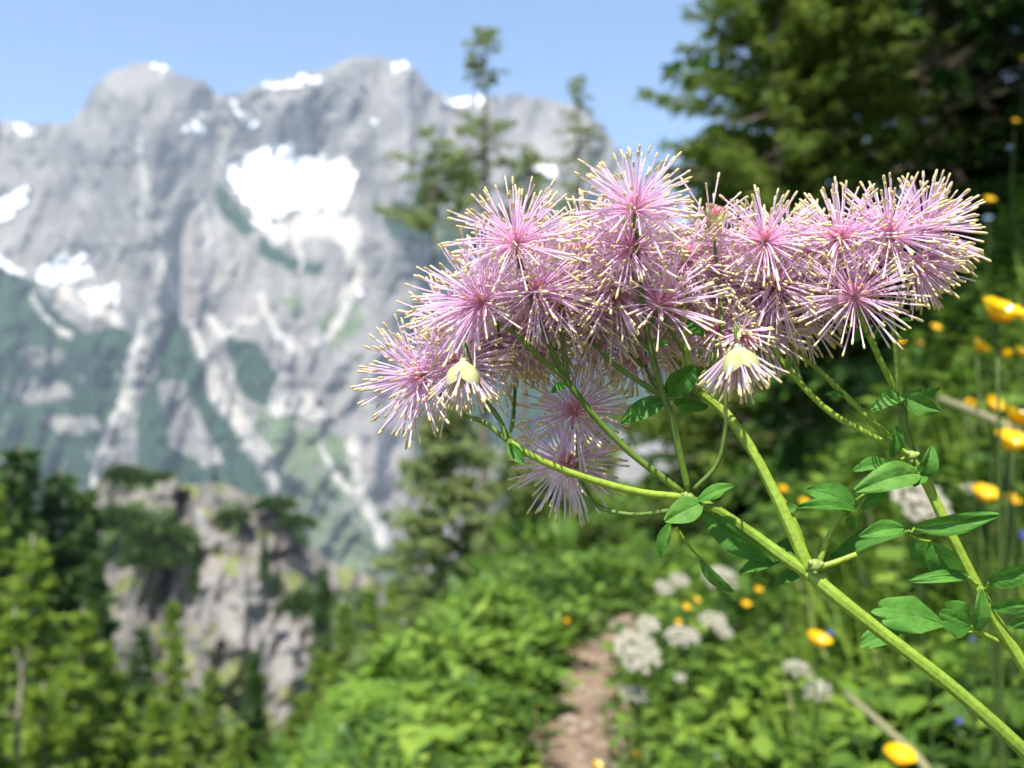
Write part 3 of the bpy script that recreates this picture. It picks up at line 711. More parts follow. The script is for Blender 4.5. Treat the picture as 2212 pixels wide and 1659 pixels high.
SH = [(-.14, 2.95, .26, 0, 'bright leafy herb clump at the bottom edge left of the path'), (-.36, 3.15, .30, 1, 'bright leafy herb clump at the bottom, next to the dark gully trees'), (.02, 3.3, .24, 2, 'bright leafy herb clump touching the left edge of the path'),
      (-.20, 3.55, .34, 1, 'tall leafy herb clump in the middle of the bright patch'), (-.52, 3.8, .34, 0, 'leafy herb clump at the left rim of the bright patch'), (.08, 3.9, .24, 0, 'leafy herb clump beside the path, behind the foremost clumps'), (-.42, 4.5, .36, 2, 'leafy herb clump at the back left of the bright patch'),
      (-.08, 4.5, .32, 1, 'leafy herb clump at the back of the bright patch'), (.20, 5.4, .26, 3, 'low leafy bush left of the path where it narrows'), (-.25, 5.8, .42, 4, 'low olive bush behind the bright leafy patch'), (-.75, 6.0, .5, 3, 'olive bush on the drop left of the bright leafy patch'),
      (.10, 7.2, .5, 3, 'rounded bush behind the path narrows, left one'), (.62, 7.8, .5, 4, 'rounded bush straight behind the path narrows'), (1.25, 8.3, .62, 3, 'rounded bush at the far end of the path'), (-.7, 8.0, .7, 4, 'tall olive bush left of the rounded bushes'), (.3, 9.6, .9, 4, 'tall bush below the young larches'),
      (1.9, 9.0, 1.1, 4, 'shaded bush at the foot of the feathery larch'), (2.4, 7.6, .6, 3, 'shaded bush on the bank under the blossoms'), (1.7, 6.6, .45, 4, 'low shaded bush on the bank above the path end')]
for x, y, s, k, lab in SH:
    e = empty('leafy_shrub', (x, y, float(ground(x, y)) - .02)); e.scale = (s, s, s); e.rotation_euler = (0, 0, random.uniform(0, 6.28))
    for nm, me in zip(('stems', 'foliage'), SHR[k]):
        o = bpy.data.objects.new(nm, me); COL.objects.link(o); o.parent = e
    tag(e, lab, 'shrub', 'leafy shrubs beside the path')

# ------------------------------------------------------------------ grass and ground herbs (nobody could count them)
def scatter(n, r, ymin, ymax, xl, xr):
    y = np.exp(r.uniform(math.log(ymin), math.log(ymax), n)); x = r.uniform(xl, xr, n) * y
    t = x - path_x(y); keep = np.abs(t) > .06 + .17 * r.rand(n) ** .6
    return x[keep], y[keep], t[keep]
r = np.random.RandomState(61)
b = MB()
x, y, t = scatter(90000, r, .7, 13, -.35, .78)
kp = (t < .1) | (r.rand(len(t)) < .62); x, y, t = x[kp], y[kp], t[kp]
keep = ((t > 0) | (r.rand(len(t)) < .45)) & (fbm(x * 3.2, y * 3.2, 47) + r.rand(len(x)) * .22 > .56); x, y, t = x[keep], y[keep], t[keep]
n = len(x); an = r.rand(n) * 6.283
tall = (1 - .35 * sstep(2.4, 4.5, y)) * (.10 + .13 * sstep(.1, .9, t) * fbm(x * 2, y * 2, 33))
lean = r.uniform(.3, 1.5, n)
d = np.stack([np.cos(an) * lean - .35, np.sin(an) * lean - .15, np.ones(n)], -1)
clump = fbm(x * 5, y * 5, 35)
b.leaves(np.stack([x, y, ground(x, y) - .01], -1), d, np.stack([-np.sin(an), np.cos(an), np.zeros(n)], -1), tall * r.uniform(.6, 1.5, n), r.uniform(.003, .009, n) * np.clip(y / 2.2, 1, 2.5), r.uniform(.1, 1.0, n), attr=np.clip(r.normal(.45, .26, n) + (clump - .5) * .9, 0, 1), peak=.3)
x, y, t = scatter(2200, r, .8, 3.0, .26, .78)     # broad bent blades
kp = (fbm(x * 2.4, y * 2.4, 49) > .46) & (t > .2); x, y = x[kp], y[kp]; n = len(x); an = r.normal(2.6, .9, n)
d = np.stack([np.cos(an) * .9, np.sin(an) * .6, r.uniform(.5, 1.2, n)], -1)
b.leaves(np.stack([x, y, ground(x, y) + r.uniform(0, .08, n)], -1), d, np.stack([-np.sin(an), np.cos(an), r.uniform(-.6, .6, n)], -1), r.uniform(.14, .30, n), r.uniform(.008, .016, n), r.uniform(.3, 1.1, n), attr=np.clip(r.normal(.55, .22, n), 0, 1), peak=.35)
tag(b.build('grass', 'grass_blade', None, True, 'stuff'), 'uneven green meadow grass covering the bank and path edges', 'grass')
b = MB()
x, y, t = scatter(12000, r, .8, 12, -.4, .75)
ANG = []
for k in range(7):
    n = len(x); an = r.rand(n) * 6.283; hh = r.uniform(.02, .22, n) * (.5 + fbm(x * 3, y * 3, 37))
    d = np.stack([np.cos(an), np.sin(an), r.uniform(-.1, .9, n)], -1)
    s = np.cross(d, [0, 0, 1.]) + r.normal(0, .25, (n, 3))
    sz = np.clip(y / 2.4, 1, 2.2) * r.uniform(.6, 1.3, n)
    b.leaves(np.stack([x + .03 * np.cos(an), y + .03 * np.sin(an), ground(x, y) + hh], -1), d, s, .042 * sz, .019 * sz, r.uniform(0, .5, n), attr=np.clip(r.normal(.42, .22, n) + (fbm(x * 4, y * 4, 39) - .5) * .9, 0, 1))
x, y, t = scatter(9000, r, .9, 9, -.1, .75)
kp = (fbm(x * 2.6, y * 2.6, 59) > .40) & (t > -.6); x, y, t = x[kp], y[kp], t[kp]
for k in range(7):                               # broader leaves standing out of the grass
    n = len(x); an = r.rand(n) * 6.283; hh = r.uniform(.05, .36, n) * (.4 + fbm(x * 3, y * 3, 57)) * sstep(0, .5, np.abs(t))
    d = np.stack([np.cos(an), np.sin(an), r.uniform(-.2, .7, n)], -1); s = np.cross(d, [0, 0, 1.]) + r.normal(0, .3, (n, 3)); sz = r.uniform(.6, 1.4, n)
    b.leaves(np.stack([x, y, ground(x, y) + hh], -1), d, s, .070 * sz, .030 * sz, r.uniform(.1, .6, n), attr=np.clip(r.normal(.5, .25, n) + (fbm(x * 2.2, y * 2.2, 67) - .5) * 1.3, 0, 1))
tag(b.build('undergrowth', 'herb_leaf', None, True, 'stuff'), 'low mixed herb leaves between the grass on the bank', 'undergrowth')
# ground cover on the wooded slope left of the path
b = MB(); n = 16000
y = np.exp(r.uniform(math.log(8), math.log(120), n)); x = r.uniform(-.62, .12, n) * y; an = r.rand(n) * 6.283; sz = .05 * y ** .55 * r.uniform(.6, 1.6, n)
d = np.stack([np.cos(an), np.sin(an), .4 + r.rand(n)], -1)
b.leaves(np.stack([x, y, ground(x, y)], -1), d, r.normal(0, 1, (n, 3)), sz * 2.4, sz * .8, r.uniform(0, .4, n), attr=np.clip(r.normal(.4, .2, n), 0, 1))
tag(b.build('ground_cover', 'herb_leaf', None, True, 'stuff'), 'rough green ground cover on the slope below the path', 'ground cover')
# a few dry stalks on the bank
for i, (a, c, lab) in enumerate([((2030, 860, 1.15), (2330, 1010, 1.0), 'long dry pale stalk slanting behind the right-hand stem'), ((1830, 1500, 1.3), (2010, 1680, 1.15), 'pale green-grey stalk slanting above the lowest buttercup')]):
    p0, p1 = P(*a), P(*c); e = empty('dry_stalk', p1)
    b = MB(); b.tube(catmull([p0, (p0 + p1) / 2 + np.array([0, 0, .006]), p1, p1 + (p1 - p0) * .35 + np.array([0, .1, -.12])]), [.004, .0055, .006], 7); b.build('stem', 'straw', e)
    b = MB(); q = (p0 * .35 + p1 * .65); b.blob(q, (.007, .007, .009), 8, 6); b.build('joint', 'straw', e)
    tag(e, lab, 'dry stalk')

# ------------------------------------------------------------------ meadow flowers
def petal_grid(L, Wd, cup, curl, nu=6, nv=7, notch=0.0):
    U, Vv = np.meshgrid(np.linspace(0, 1, nv), np.linspace(-1, 1, nu))
    wd = Wd * .5 * np.sin(np.clip(U ** 1.25 * .88 + .09, 0, 1) * math.pi) ** .6
    X = U * L - notch * L * U ** 4 * (1 - np.abs(Vv)) ; Y = Vv * wd; Z = cup * Vv ** 2 * wd + curl * L * U ** 2
    return X, Y, Z
def petal_mesh(name, matn, L, Wd, cup, curl, tilt, notch=0.0):
    X, Y, Z = petal_grid(L, Wd, cup, curl, notch=notch)
    c, s = math.cos(tilt), math.sin(tilt)
    v, q = grid_mesh(X * c - Z * s, Y, X * s + Z * c)
    b = MB(); b.add(v, q, 0, np.clip(X.ravel() / L, 0, 1)); return b.mesh(name, matn)
BP = {k: petal_mesh('petal', 'petal_yellow', .0135, .0145, .45, .22, math.radians(k), .06) for k in (25, 48)}
r = np.random.RandomState(71)
b = MB()
for k in range(46):
    a = k * 2.4; q = .0042 * (k / 46) ** .5; p = np.array([q * math.cos(a), q * math.sin(a), 0.001]); e_ = p + np.array([p[0] * .5, p[1] * .5, .0035])
    b.tube(np.stack([p, e_]), [.0003, .0006], 4)
BC = b.mesh('stamens', 'petal_yellow')

def stem_to_ground(head, e, name, matn, rad, lean=None):
    lean = lean or (random.uniform(.05, .22), random.uniform(0, .15))
    g = np.array([head[0] + lean[0], head[1] + lean[1], 0]); g[2] = float(ground(g[0], g[1])) - .01
    if g[2] > head[2] - .05: g[2] = head[2] - .08
    mid = head * .55 + g * .45 + np.array([lean[0] * -.4, 0, 0])
    b = MB(); b.tube(catmull([g, mid, head], 6), rad, 6); return b.build(name, matn, e)

def buttercup(px, py, d, s, tilt, az, label, cup=25):
    d = min(d, height_on_ray(px, py, .10)) if d > 1.2 else d
    cup = 25 if (int(px) % 3 or d < 1.2) else 48
    s = s * 1.28; c = P(px, py, d); e = empty('buttercup', c)
    R = Matrix.Rotation(az, 4, 'Z') @ Matrix.Rotation(tilt, 4, 'X')
    for k in range(5):
        o = bpy.data.objects.new('petal', BP[cup]); COL.objects.link(o); o.parent = e
        o.matrix_basis = R @ Matrix.Rotation(k * 2 * math.pi / 5 + .3, 4, 'Z') @ Matrix.Scale(s, 4)
    o = bpy.data.objects.new('stamens', BC); COL.objects.link(o); o.parent = e; o.matrix_basis = R @ Matrix.Scale(s, 4)
    stem_to_ground(c, e, 'stem', 'herb_stem', [.0016, .0011])
    return tag(e, label, 'flower', 'buttercups on the bank')

for a in [(2152, 695, .62, 1.0, .55, .5, 'largest buttercup, bright and tilted, right of the pink blossoms', 48),
          (2190, 918, .72, .95, .5, 1.0, 'bright buttercup at the right edge above the twin buttercup', 25), (2180, 972, .70, .95, .5, .3, 'bright buttercup at the right edge, lower of the pair', 25),
          (2125, 1082, .95, 1.0, .5, .2, 'glossy buttercup beside the pale green umbel at the right', 48), (1763, 1395, 1.02, .95, .45, .6, 'solitary buttercup above the two round white flower heads', 48), (1940, 1650, .86, 1.0, .4, .2, 'bright buttercup near the bottom edge, just under the thick stem', 48),
          (2112, 757, 1.1, .8, .7, 1.2, 'orange-looking blurred buttercup just below the largest one', 48), (2172, 772, 1.5, .7, .6, .2, 'small blurred buttercup near the right edge below the largest one', 48), (2203, 768, 1.4, .8, .6, .8, 'small blurred buttercup cut by the right edge', 48),
          (2018, 712, 2.0, .8, .7, .4, 'small blurred buttercup just right of the stem tip under the blossoms', 25), (1943, 740, 2.2, .75, .7, .1, 'small blurred buttercup touching the right-hand stem', 25), (1982, 744, 2.2, .8, .7, 1.0, 'small blurred buttercup right of the one touching the stem', 25),
          (2140, 880, 1.1, .8, .9, .4, 'orange blurred buttercup with shaded petals above the bright pair', 48), (2085, 880, 1.2, .75, .9, .9, 'orange blurred buttercup left of the shaded one', 48), (2180, 1085, 1.3, .8, .8, .4, 'dim buttercup peeping behind the glossy one', 48),
          (2135, 437, 1.9, .8, .6, .2, 'blurred buttercup high on the bank beside the last blossom', 25), (2210, 130, 3.2, .9, .6, .2, 'highest blurred buttercup at the right edge under the spruce', 25), (2192, 265, 3.0, .8, .6, .2, 'blurred buttercup at the right edge below the highest one', 25), (2220, 700, 1.0, .9, .6, .2, 'buttercup half cut by the right edge beside the largest one', 48),
          (1735, 1090, 2.1, .8, .6, .2, 'blurred buttercup left of the curled leaf between the stems', 25), (1688, 1060, 2.3, .8, .7, .2, 'blurred buttercup just beside the main upright stem', 25), (1610, 1310, 2.4, .85, .5, .3, 'blurred buttercup over the meadow above the flat white umbels', 25), (1637, 1278, 2.5, .75, .5, .3, 'blurred buttercup under the hanging leaf tip', 25),
          (1480, 1315, 2.7, .85, .6, .5, 'blurred buttercup left of the meadow centre near the path', 25), (1502, 1300, 2.8, .85, .6, .9, 'blurred buttercup just right of the one near the path', 25), (1463, 1348, 2.6, .7, .6, .5, 'blurred buttercup just above the large white umbel', 25), (1379, 1637, 2.1, .9, .4, .5, 'round buttercup at the bottom right of the path', 25), (1285, 1658, 2.1, .95, .6, 1.2, 'buttercup at the bottom on the dirt path', 48),
          (1222, 1344, 4.2, .9, .6, .5, 'lone blurred buttercup left of the path among green herbs', 25)]:
    buttercup(*a)

def umbel_mesh(seed, flat):
    r = np.random.RandomState(seed); fb = MB(); rb = MB()
    n = 42
    for i in range(n):
        q = ((i + .5) / n) ** .5; a = i * 2.4; c = np.array([q * math.cos(a), q * math.sin(a), flat * (math.sqrt(max(0, 1 - .9 * q * q)) - .1)]) + r.normal(0, .055, 3)
        rb.tube(catmull([np.array([0, 0, -1.0 * (.35 + flat * .5)]), c * .55 + np.array([0, 0, -.3]), c - np.array([0, 0, .04])], 3), [.012, .008], 4, cap=False)
        for k in range(17):
            qa = k * 2.4; qq = .16 * (k / 17) ** .5; f = c + np.array([qq * math.cos(qa), qq * math.sin(qa), .05 * (1 - (k / 17))]) + r.normal(0, .012, 3)
            an = np.arange(5) * 2 * math.pi / 5 + r.rand() * 6; d = np.stack([np.cos(an), np.sin(an), np.full(5, .25)], -1) + r.normal(0, .2, (5, 3))
            fb.leaves(np.repeat(f[None], 5, 0), d, np.stack([-np.sin(an), np.cos(an), np.zeros(5)], -1), .060, .050, -.1, attr=r.uniform(.2, 1, 5))
    return fb.mesh('florets', 'petal_white'), rb.mesh('rays', 'herb_stem')
UMB = [umbel_mesh(601, .28), umbel_mesh(602, .75)]
def umbel(px, py, d, rpx, kind, tilt, az, label):
    d = min(d, height_on_ray(px, py, .08)); c = P(px, py, d); s = rpx * .88 * d / F0
    e = empty('white_umbel_flower', c); Rm = Matrix.Rotation(az, 4, 'Z') @ Matrix.Rotation(tilt, 4, 'X') @ Matrix.Scale(s, 4)
    for nm, me in zip(('florets', 'rays'), UMB[kind]):
        o = bpy.data.objects.new(nm, me); COL.objects.link(o); o.parent = e; o.matrix_basis = Rm
        if nm == 'florets': o['kind'] = 'stuff'
    ax = (Rm.to_3x3() @ Vector((0, 0, -1.0 * (.35 + (.28, .75)[kind] * .5)))); b0 = c + np.array(ax)
    g = np.array([b0[0] + .03, b0[1] + .02, 0.]); g[2] = min(float(ground(g[0], g[1])), b0[2] - .03)
    b = MB(); b.tube(catmull([g, (g + b0) / 2 + np.array([.008, 0, 0]), b0], 5), [.0022, .0016], 6); b.build('stem', 'herb_stem', e)
    return tag(e, label, 'flower', 'white umbels in the meadow')
for a in [(1985, 1085, 1.25, 72, 0, .75, .25, 'largest white umbel, tilted, crossed by the right-hand plant stem'), (2110, 1060, 1.3, 36, 0, .3, 0, 'pale green-white umbel behind the glossy buttercup'),
          (1722, 1455, 1.5, 36, 1, .3, .3, 'round white flower head with a green notch, upper of two'), (1765, 1500, 1.5, 36, 1, .45, -.4, 'round white flower head, lower right of two'),
          (1375, 1410, 2.0, 58, 0, .75, .4, 'large creamy umbel leaning over the right edge of the path'), (1400, 1352, 2.3, 28, 0, .6, 0, 'small white umbel directly above the large leaning one'), (1475, 1378, 2.1, 42, 0, .35, 0, 'flat white umbel right of the large leaning one'),
          (1370, 1508, 2.0, 34, 1, .3, 0, 'domed white flower head beside the dirt path'), (1540, 1342, 2.3, 34, 0, .35, 0, 'thin flat white umbel in the middle of the meadow'), (1562, 1365, 2.2, 24, 0, .6, .5, 'small pinkish-white umbel under the thin flat one'),
          (1555, 1260, 2.6, 44, 1, .4, 0, 'broad creamy umbel behind the hanging leaf tip'), (1468, 1256, 2.9, 24, 0, .6, .3, 'small white umbel upper left in the meadow'), (1435, 1272, 2.9, 24, 0, .6, .3, 'small white umbel nearest the far end of the path'), (1470, 1465, 2.0, 14, 0, .5, 0, 'tiny pale umbel between the leaning umbel and the round heads')]:
    umbel(*a)

BL = petal_mesh('petal', 'petal_blue', .009, .0065, .6, .1, math.radians(60))
for px, py, d, s, lab in [(2206, 1165, .9, 1.1, 'blue bellflower at the right edge by the pointed leaf'), (1790, 1372, 1.1, .9, 'violet-blue bellflower right behind the solitary buttercup'), (2095, 1385, 1.2, .8, 'dark blue bellflower beside the crinkled leaf'), (2068, 1562, 1.1, .9, 'pale blue bellflower under the thick stem'), (1545, 1636, 1.9, .9, 'small pale blue bellflower low in the meadow')]:
    c = P(px, py, d); e = empty('bellflower', c)
    for k in range(5):
        o = bpy.data.objects.new('petal', BL); COL.objects.link(o); o.parent = e
        o.matrix_basis = Matrix.Rotation(.9, 4, 'X') @ Matrix.Rotation(k * 2 * math.pi / 5, 4, 'Z') @ Matrix.Scale(s, 4)
    stem_to_ground(c, e, 'stem', 'herb_stem', [.0012, .0008]); tag(e, lab, 'flower', 'bellflowers in the meadow')

# ------------------------------------------------------------------ the two meadow-rue plants
PXU = 1 / F0
def base_on_ground(x, y): return np.array([x, y, float(ground(x, y))])
plantA = empty('meadow_rue', base_on_ground(.30, .26))
plantB = empty('meadow_rue', base_on_ground(.36, .33))
tag(plantA, 'pink meadow-rue in focus with thick arching green stem and fluffy blossoms', 'flowering plant', 'meadow-rue plants')
tag(plantB, 'pink meadow-rue at the right with thinner upright stem and small leaves', 'flowering plant', 'meadow-rue plants')

def stem(parent, pts, rad, matn='rue_stem', name='stem', world_tail=None, seg=12, shade=(.1, .5), bumpy=0.0, n=7):  # shade sets the tone: own tint plus shadow painted along the stem
    q = [P(*p) for p in pts]
    dm = np.mean([p[2] for p in pts])
    if world_tail is not None: q = [np.array(w) for w in world_tail] + q
    c = catmull(q, n)
    rr = np.interp(np.linspace(0, 1, len(c)), np.linspace(0, 1, len(rad)), rad) * PXU * dm
    if bumpy: rr = rr * (1 + bumpy * (vnoise(np.arange(len(c)) * 1.7, np.zeros(len(c)), int(pts[0][0])) - .4))
    b = MB(); big = max(rad) > 10
    rr = rr * (1 + .05 * (vnoise(np.arange(len(c)) * .6, np.zeros(len(c)), int(pts[0][1])) - .5))
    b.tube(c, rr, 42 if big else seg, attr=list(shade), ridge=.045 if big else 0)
    return b.build(name, matn, parent)

def node(parent, px, py, d, rpx, sq=1.0):
    b = MB(); s = d * PXU; c = P(px, py, d)
    b.blob(c, (rpx * s, rpx * s * .9, rpx * s * sq), 12, 9)
    for k in range(3):
        a = k * 2.1 + .4; b.blob(c + view_dir((math.cos(a), math.sin(a), .6)) * rpx * s * .7, (rpx * s * .5, rpx * s * .4, rpx * s * .6), 8, 6, axis=view_dir((math.cos(a), math.sin(a), .3)))
    return b.build('node', 'node_skin', parent)

def leaf(parent, b0, tip, wpx, roll=20, fold=.25, bend=.15, lobed=False, shade=.5, stalk=None, seed=0, twist=0, matn='rue_leaf'):
    """A leaflet from base to tip (layout points with depth), folded on its midrib and bent."""
    B = P(*b0); T = P(*tip); a = T - B; L = np.linalg.norm(a); a = a / L
    v = norm((B + T) / 2 - CAM); sd = norm(np.cross(a, v)); nn = np.cross(sd, a)
    if np.dot(nn, v) > 0: nn = -nn
    r = np.random.RandomState(seed + int(b0[0]) + int(b0[1]))
    w = wpx * PXU * b0[2] * .5
    nu, nv = 31, 41
    U, Vv = np.meshgrid(np.linspace(0, 1, nv), np.linspace(-1, 1, nu))
    vein = np.exp(-(Vv * 14) ** 2) + .75 * np.clip(np.sin((U * 6.5 - np.abs(Vv) * 1.7) * 2 * math.pi) - .72, 0, 1) / .28 * (1 - np.abs(Vv))
    prof = np.sin(np.clip(U * .93 + .035, 0, 1) * math.pi) ** .72 * (1.12 - .35 * U)
    X = U * L
    if lobed:
        prof = np.clip(U * 1.9, 0, 1) ** .75
        scal = np.abs(np.sin(1.5 * math.pi * (Vv + 1))) ** .5
        X = U * L * (1 - .15 * U ** 3 * (1 - scal) - .30 * Vv ** 2 * U ** 1.5)
    Y = Vv * w * prof
    Z = fold * np.abs(Y) + bend * L * np.sin(U * math.pi) + .018 * L * np.sin(Vv * 5 + r.rand() * 6) * U + .03 * L * (fbm(U * 3 + r.rand() * 9, Vv * 2, 3) - .5) - .010 * L * vein + .05 * L * r.uniform(.3, 1) * np.sin(U * 7 + r.rand() * 6) * Vv ** 2 * U
    ro = math.radians(roll) + math.radians(twist) * U
    S = sd * np.cos(ro)[..., None] + nn * np.sin(ro)[..., None]; Nn = nn * np.cos(ro)[..., None] - sd * np.sin(ro)[..., None]
    G = B + a * X[..., None] + S * Y[..., None] + Nn * Z[..., None]
    v_, q = grid_mesh(G[..., 0], G[..., 1], G[..., 2])
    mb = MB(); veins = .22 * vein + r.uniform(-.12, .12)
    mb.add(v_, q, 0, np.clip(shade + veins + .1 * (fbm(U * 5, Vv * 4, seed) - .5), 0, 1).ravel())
    o = mb.build('leaf', matn, parent)
    if stalk is not None:
        s = MB(); A = P(*stalk); s.tube(catmull([A, (A + B) / 2 - UP * .0006, B], 5), [3.2 * PXU * b0[2], 2.2 * PXU * b0[2]], 7, attr=[.4, .4]); s.build('leaf_stalk', 'rue_stem', o)
    return o

def flower(parent, px, py, d, Rpx, axis, anchor, n=84, thmax=112, thmin=4, seed=0, curve=.28, sepals=0, flat=1.0, twig=3.0, dense=True, label=None):
    r = np.random.RandomState(900 + seed)
    c = P(px, py, d); s = d * PXU; ax = view_dir(axis)
    ref = UP if abs(np.dot(ax, UP)) < .9 else RIGHT
    e1 = norm(np.cross(ax, ref)); e2 = np.cross(ax, e1)
    # pedicel
    if anchor is not None:
        A = P(*anchor); dn = c - ax * min(Rpx * .35, 45) * s
        b = MB(); b.tube(catmull([A, A * .5 + dn * .5 - UP * 4 * s, dn, c], 7), [twig * 1.15 * s, twig * s, twig * .8 * s], 8, attr=[.35, .6]); f = b.build('flower', 'rue_twig', parent)
    else:
        b = MB(); b.blob(c, 5 * s, 8, 6); f = b.build('flower', 'rue_twig', parent)
    if label: f['label'] = label
    # receptacle with carpels
    b = MB(); b.blob(c, (7 * s, 7 * s, 6 * s), 10, 7, attr=0.0, axis=ax)
    for k in range(16):
        th = math.radians(r.uniform(3, 42)); ph = r.rand() * 6.283
        dr = ax * math.cos(th) + (e1 * math.cos(ph) + e2 * math.sin(ph)) * math.sin(th)
        L = r.uniform(26, 46) * s
        b.tube(np.stack([c, c + dr * L * .5, c + dr * L * .85, c + dr * L]), [1.5 * s, 3.0 * s, 2.4 * s, .9 * s], 5, attr=[.1, .5, .8, 1.0])
    b.build('carpels', 'carpel', f)
    # stamens: thin at the base, widening to the top, with a long anther
    b = MB()
    n = int(n * r.uniform(1.45, 1.95)) if dense else n; Rpx = Rpx * (1.13 if dense else 1.0); k = np.arange(n) + .5
    ct = np.cos(math.radians(thmin)) + (np.cos(math.radians(thmax)) - np.cos(math.radians(thmin))) * k / n
    th = np.arccos(ct); ph = k * 2.39996 + r.normal(0, .25, n)
    th = th + r.normal(0, .09, n)
    tuft = norm(r.normal(0, 1, (22, 3))); droop_f = r.uniform(.0, .12); crv = curve * r.uniform(.7, 1.9)
    for i in range(n):
        o2 = e1 * math.cos(ph[i]) + e2 * math.sin(ph[i])
        dr = ax * math.cos(th[i]) + o2 * math.sin(th[i])
        dr = norm(dr + r.normal(0, .07, 3) + .16 * tuft[np.argmax(tuft @ dr)])
        L = Rpx * s * (r.uniform(.86, 1.07) if r.rand() < .85 else r.uniform(.62, .9)) * (1 if flat == 1 else (flat + (1 - flat) * abs(math.sin(th[i]))))
        bendv = norm(np.cross(np.cross(dr, ax), dr) * -1 + 1e-6) * crv * r.uniform(-.5, 1.5) + r.normal(0, .09, 3) - np.array([0, 0, .02 + droop_f])
        q = np.array([0, .25, .5, .72, .90])
        pts = c + dr * (q * L * .9)[:, None] + bendv * (q ** 2 * L * .5)[:, None]
        fat = r.uniform(.85, 1.15)
        b.tube(pts, np.array([.85, 1.05, 1.4, 1.75, 2.0]) * s * fat, 5, attr=[0, .25, .5, .75, 1], cap=False)
        tg = norm(pts[-1] - pts[-2]); al = r.uniform(11, 20) * s
        ap = np.stack([pts[-1] - tg * .5 * s, pts[-1] + tg * al * .15, pts[-1] + tg * al * .5, pts[-1] + tg * al * .85, pts[-1] + tg * al])
        b.tube(ap, np.array([2.2, 2.6, 2.8, 2.6, 1.3]) * s * fat, 5, mat=1, attr=[0, .3, .5, .8, 1])
    st = b.build('stamens', ['filament', 'anther'], f); st['kind'] = 'stuff'
    for k in range(sepals):
        a = k * 2 * math.pi / sepals + r.rand()
        o2 = e1 * math.cos(a) + e2 * math.sin(a); dr = norm(o2 * .8 - ax * .5)
        sepal(f, c, dr, 62 * s, 34 * s, -ax)
    return f

def sepal(parent, c, d, L, Wd, nrm, cup=.55, curl=.28):
    d = norm(d); nn = norm(np.asarray(nrm) - d * np.dot(nrm, d)); sd = np.cross(nn, d)
    X, Y, Z = petal_grid(L, Wd, 0, 0, 9, 10)
    G = c + d * X[..., None] + sd * Y[..., None] + nn * (-cup * Y ** 2 / Wd * 2 + curl * L * np.sin(np.clip(X / L, 0, 1) * math.pi * .8))[..., None]
    v, q = grid_mesh(G[..., 0], G[..., 1], G[..., 2])
    b = MB(); b.add(v, q, 0, np.clip(1 - np.abs(X.ravel() / L - .55) * 1.2 - .25, 0, 1) * .9)
    return b.build('sepal', 'sepal', parent)

def bud(parent, px, py, d, Rpx, axis, anchor, n=46, seed=0, spread=48, sep=((-.80, 1), (.62, 1.05), (2.3, 1), (-2.4, 1)), label=None):
    """A flower just opening: cream sepals over a hanging brush of stamens."""
    f = flower(parent, px, py, d, Rpx, axis, anchor, n=n, thmax=spread, seed=seed, curve=.1, dense=False, label=label)
    c = P(px, py, d); s = d * PXU; ax = view_dir(axis)
    e1 = norm(np.cross(ax, FWD)); tow = norm(-FWD - ax * np.dot(-FWD, ax))
    for an, sc_ in sep:
        o2 = e1 * math.sin(an) + tow * math.cos(an)
        sepal(f, c + ax * 2 * s + o2 * 3 * s, ax * .92 + o2 * .42, Rpx * .60 * sc_ * s, Rpx * .44 * s, o2, .9, .34)
    return f

# --- plant A: stems
D_ = .199
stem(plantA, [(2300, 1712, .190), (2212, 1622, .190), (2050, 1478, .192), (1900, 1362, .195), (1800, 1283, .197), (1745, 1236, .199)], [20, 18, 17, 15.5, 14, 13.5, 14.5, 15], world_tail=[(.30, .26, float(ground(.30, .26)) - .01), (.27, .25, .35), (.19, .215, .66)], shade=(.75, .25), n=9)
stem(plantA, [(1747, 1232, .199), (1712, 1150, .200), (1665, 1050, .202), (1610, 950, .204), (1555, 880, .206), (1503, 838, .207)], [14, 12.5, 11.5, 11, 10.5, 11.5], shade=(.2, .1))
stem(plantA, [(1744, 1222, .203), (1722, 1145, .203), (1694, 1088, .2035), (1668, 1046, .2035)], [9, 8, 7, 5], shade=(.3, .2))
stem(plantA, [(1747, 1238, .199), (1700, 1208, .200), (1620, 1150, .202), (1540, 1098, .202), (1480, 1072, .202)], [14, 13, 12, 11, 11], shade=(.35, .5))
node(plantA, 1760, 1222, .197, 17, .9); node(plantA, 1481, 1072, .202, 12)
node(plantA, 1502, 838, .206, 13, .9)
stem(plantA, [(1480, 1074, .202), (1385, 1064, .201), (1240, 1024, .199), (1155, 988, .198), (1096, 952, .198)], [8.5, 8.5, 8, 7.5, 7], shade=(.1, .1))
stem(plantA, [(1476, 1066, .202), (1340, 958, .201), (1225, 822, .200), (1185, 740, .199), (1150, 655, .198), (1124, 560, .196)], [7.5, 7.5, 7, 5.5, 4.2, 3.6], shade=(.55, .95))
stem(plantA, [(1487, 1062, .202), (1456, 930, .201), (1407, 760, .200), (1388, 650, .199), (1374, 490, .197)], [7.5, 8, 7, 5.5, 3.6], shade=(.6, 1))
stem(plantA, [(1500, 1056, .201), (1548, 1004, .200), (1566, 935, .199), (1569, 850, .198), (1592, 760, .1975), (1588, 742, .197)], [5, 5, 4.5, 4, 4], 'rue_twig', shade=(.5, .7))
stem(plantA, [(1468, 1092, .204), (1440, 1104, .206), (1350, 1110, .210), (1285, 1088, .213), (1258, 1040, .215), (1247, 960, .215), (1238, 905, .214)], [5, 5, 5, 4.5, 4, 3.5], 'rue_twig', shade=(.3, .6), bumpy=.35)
stem(plantA, [(1096, 952, .198), (1078, 905, .199), (1046, 862, .200), (1000, 800, .2005)], [6, 5, 4, 3.5], 'rue_twig', shade=(.2, .5), bumpy=.5)
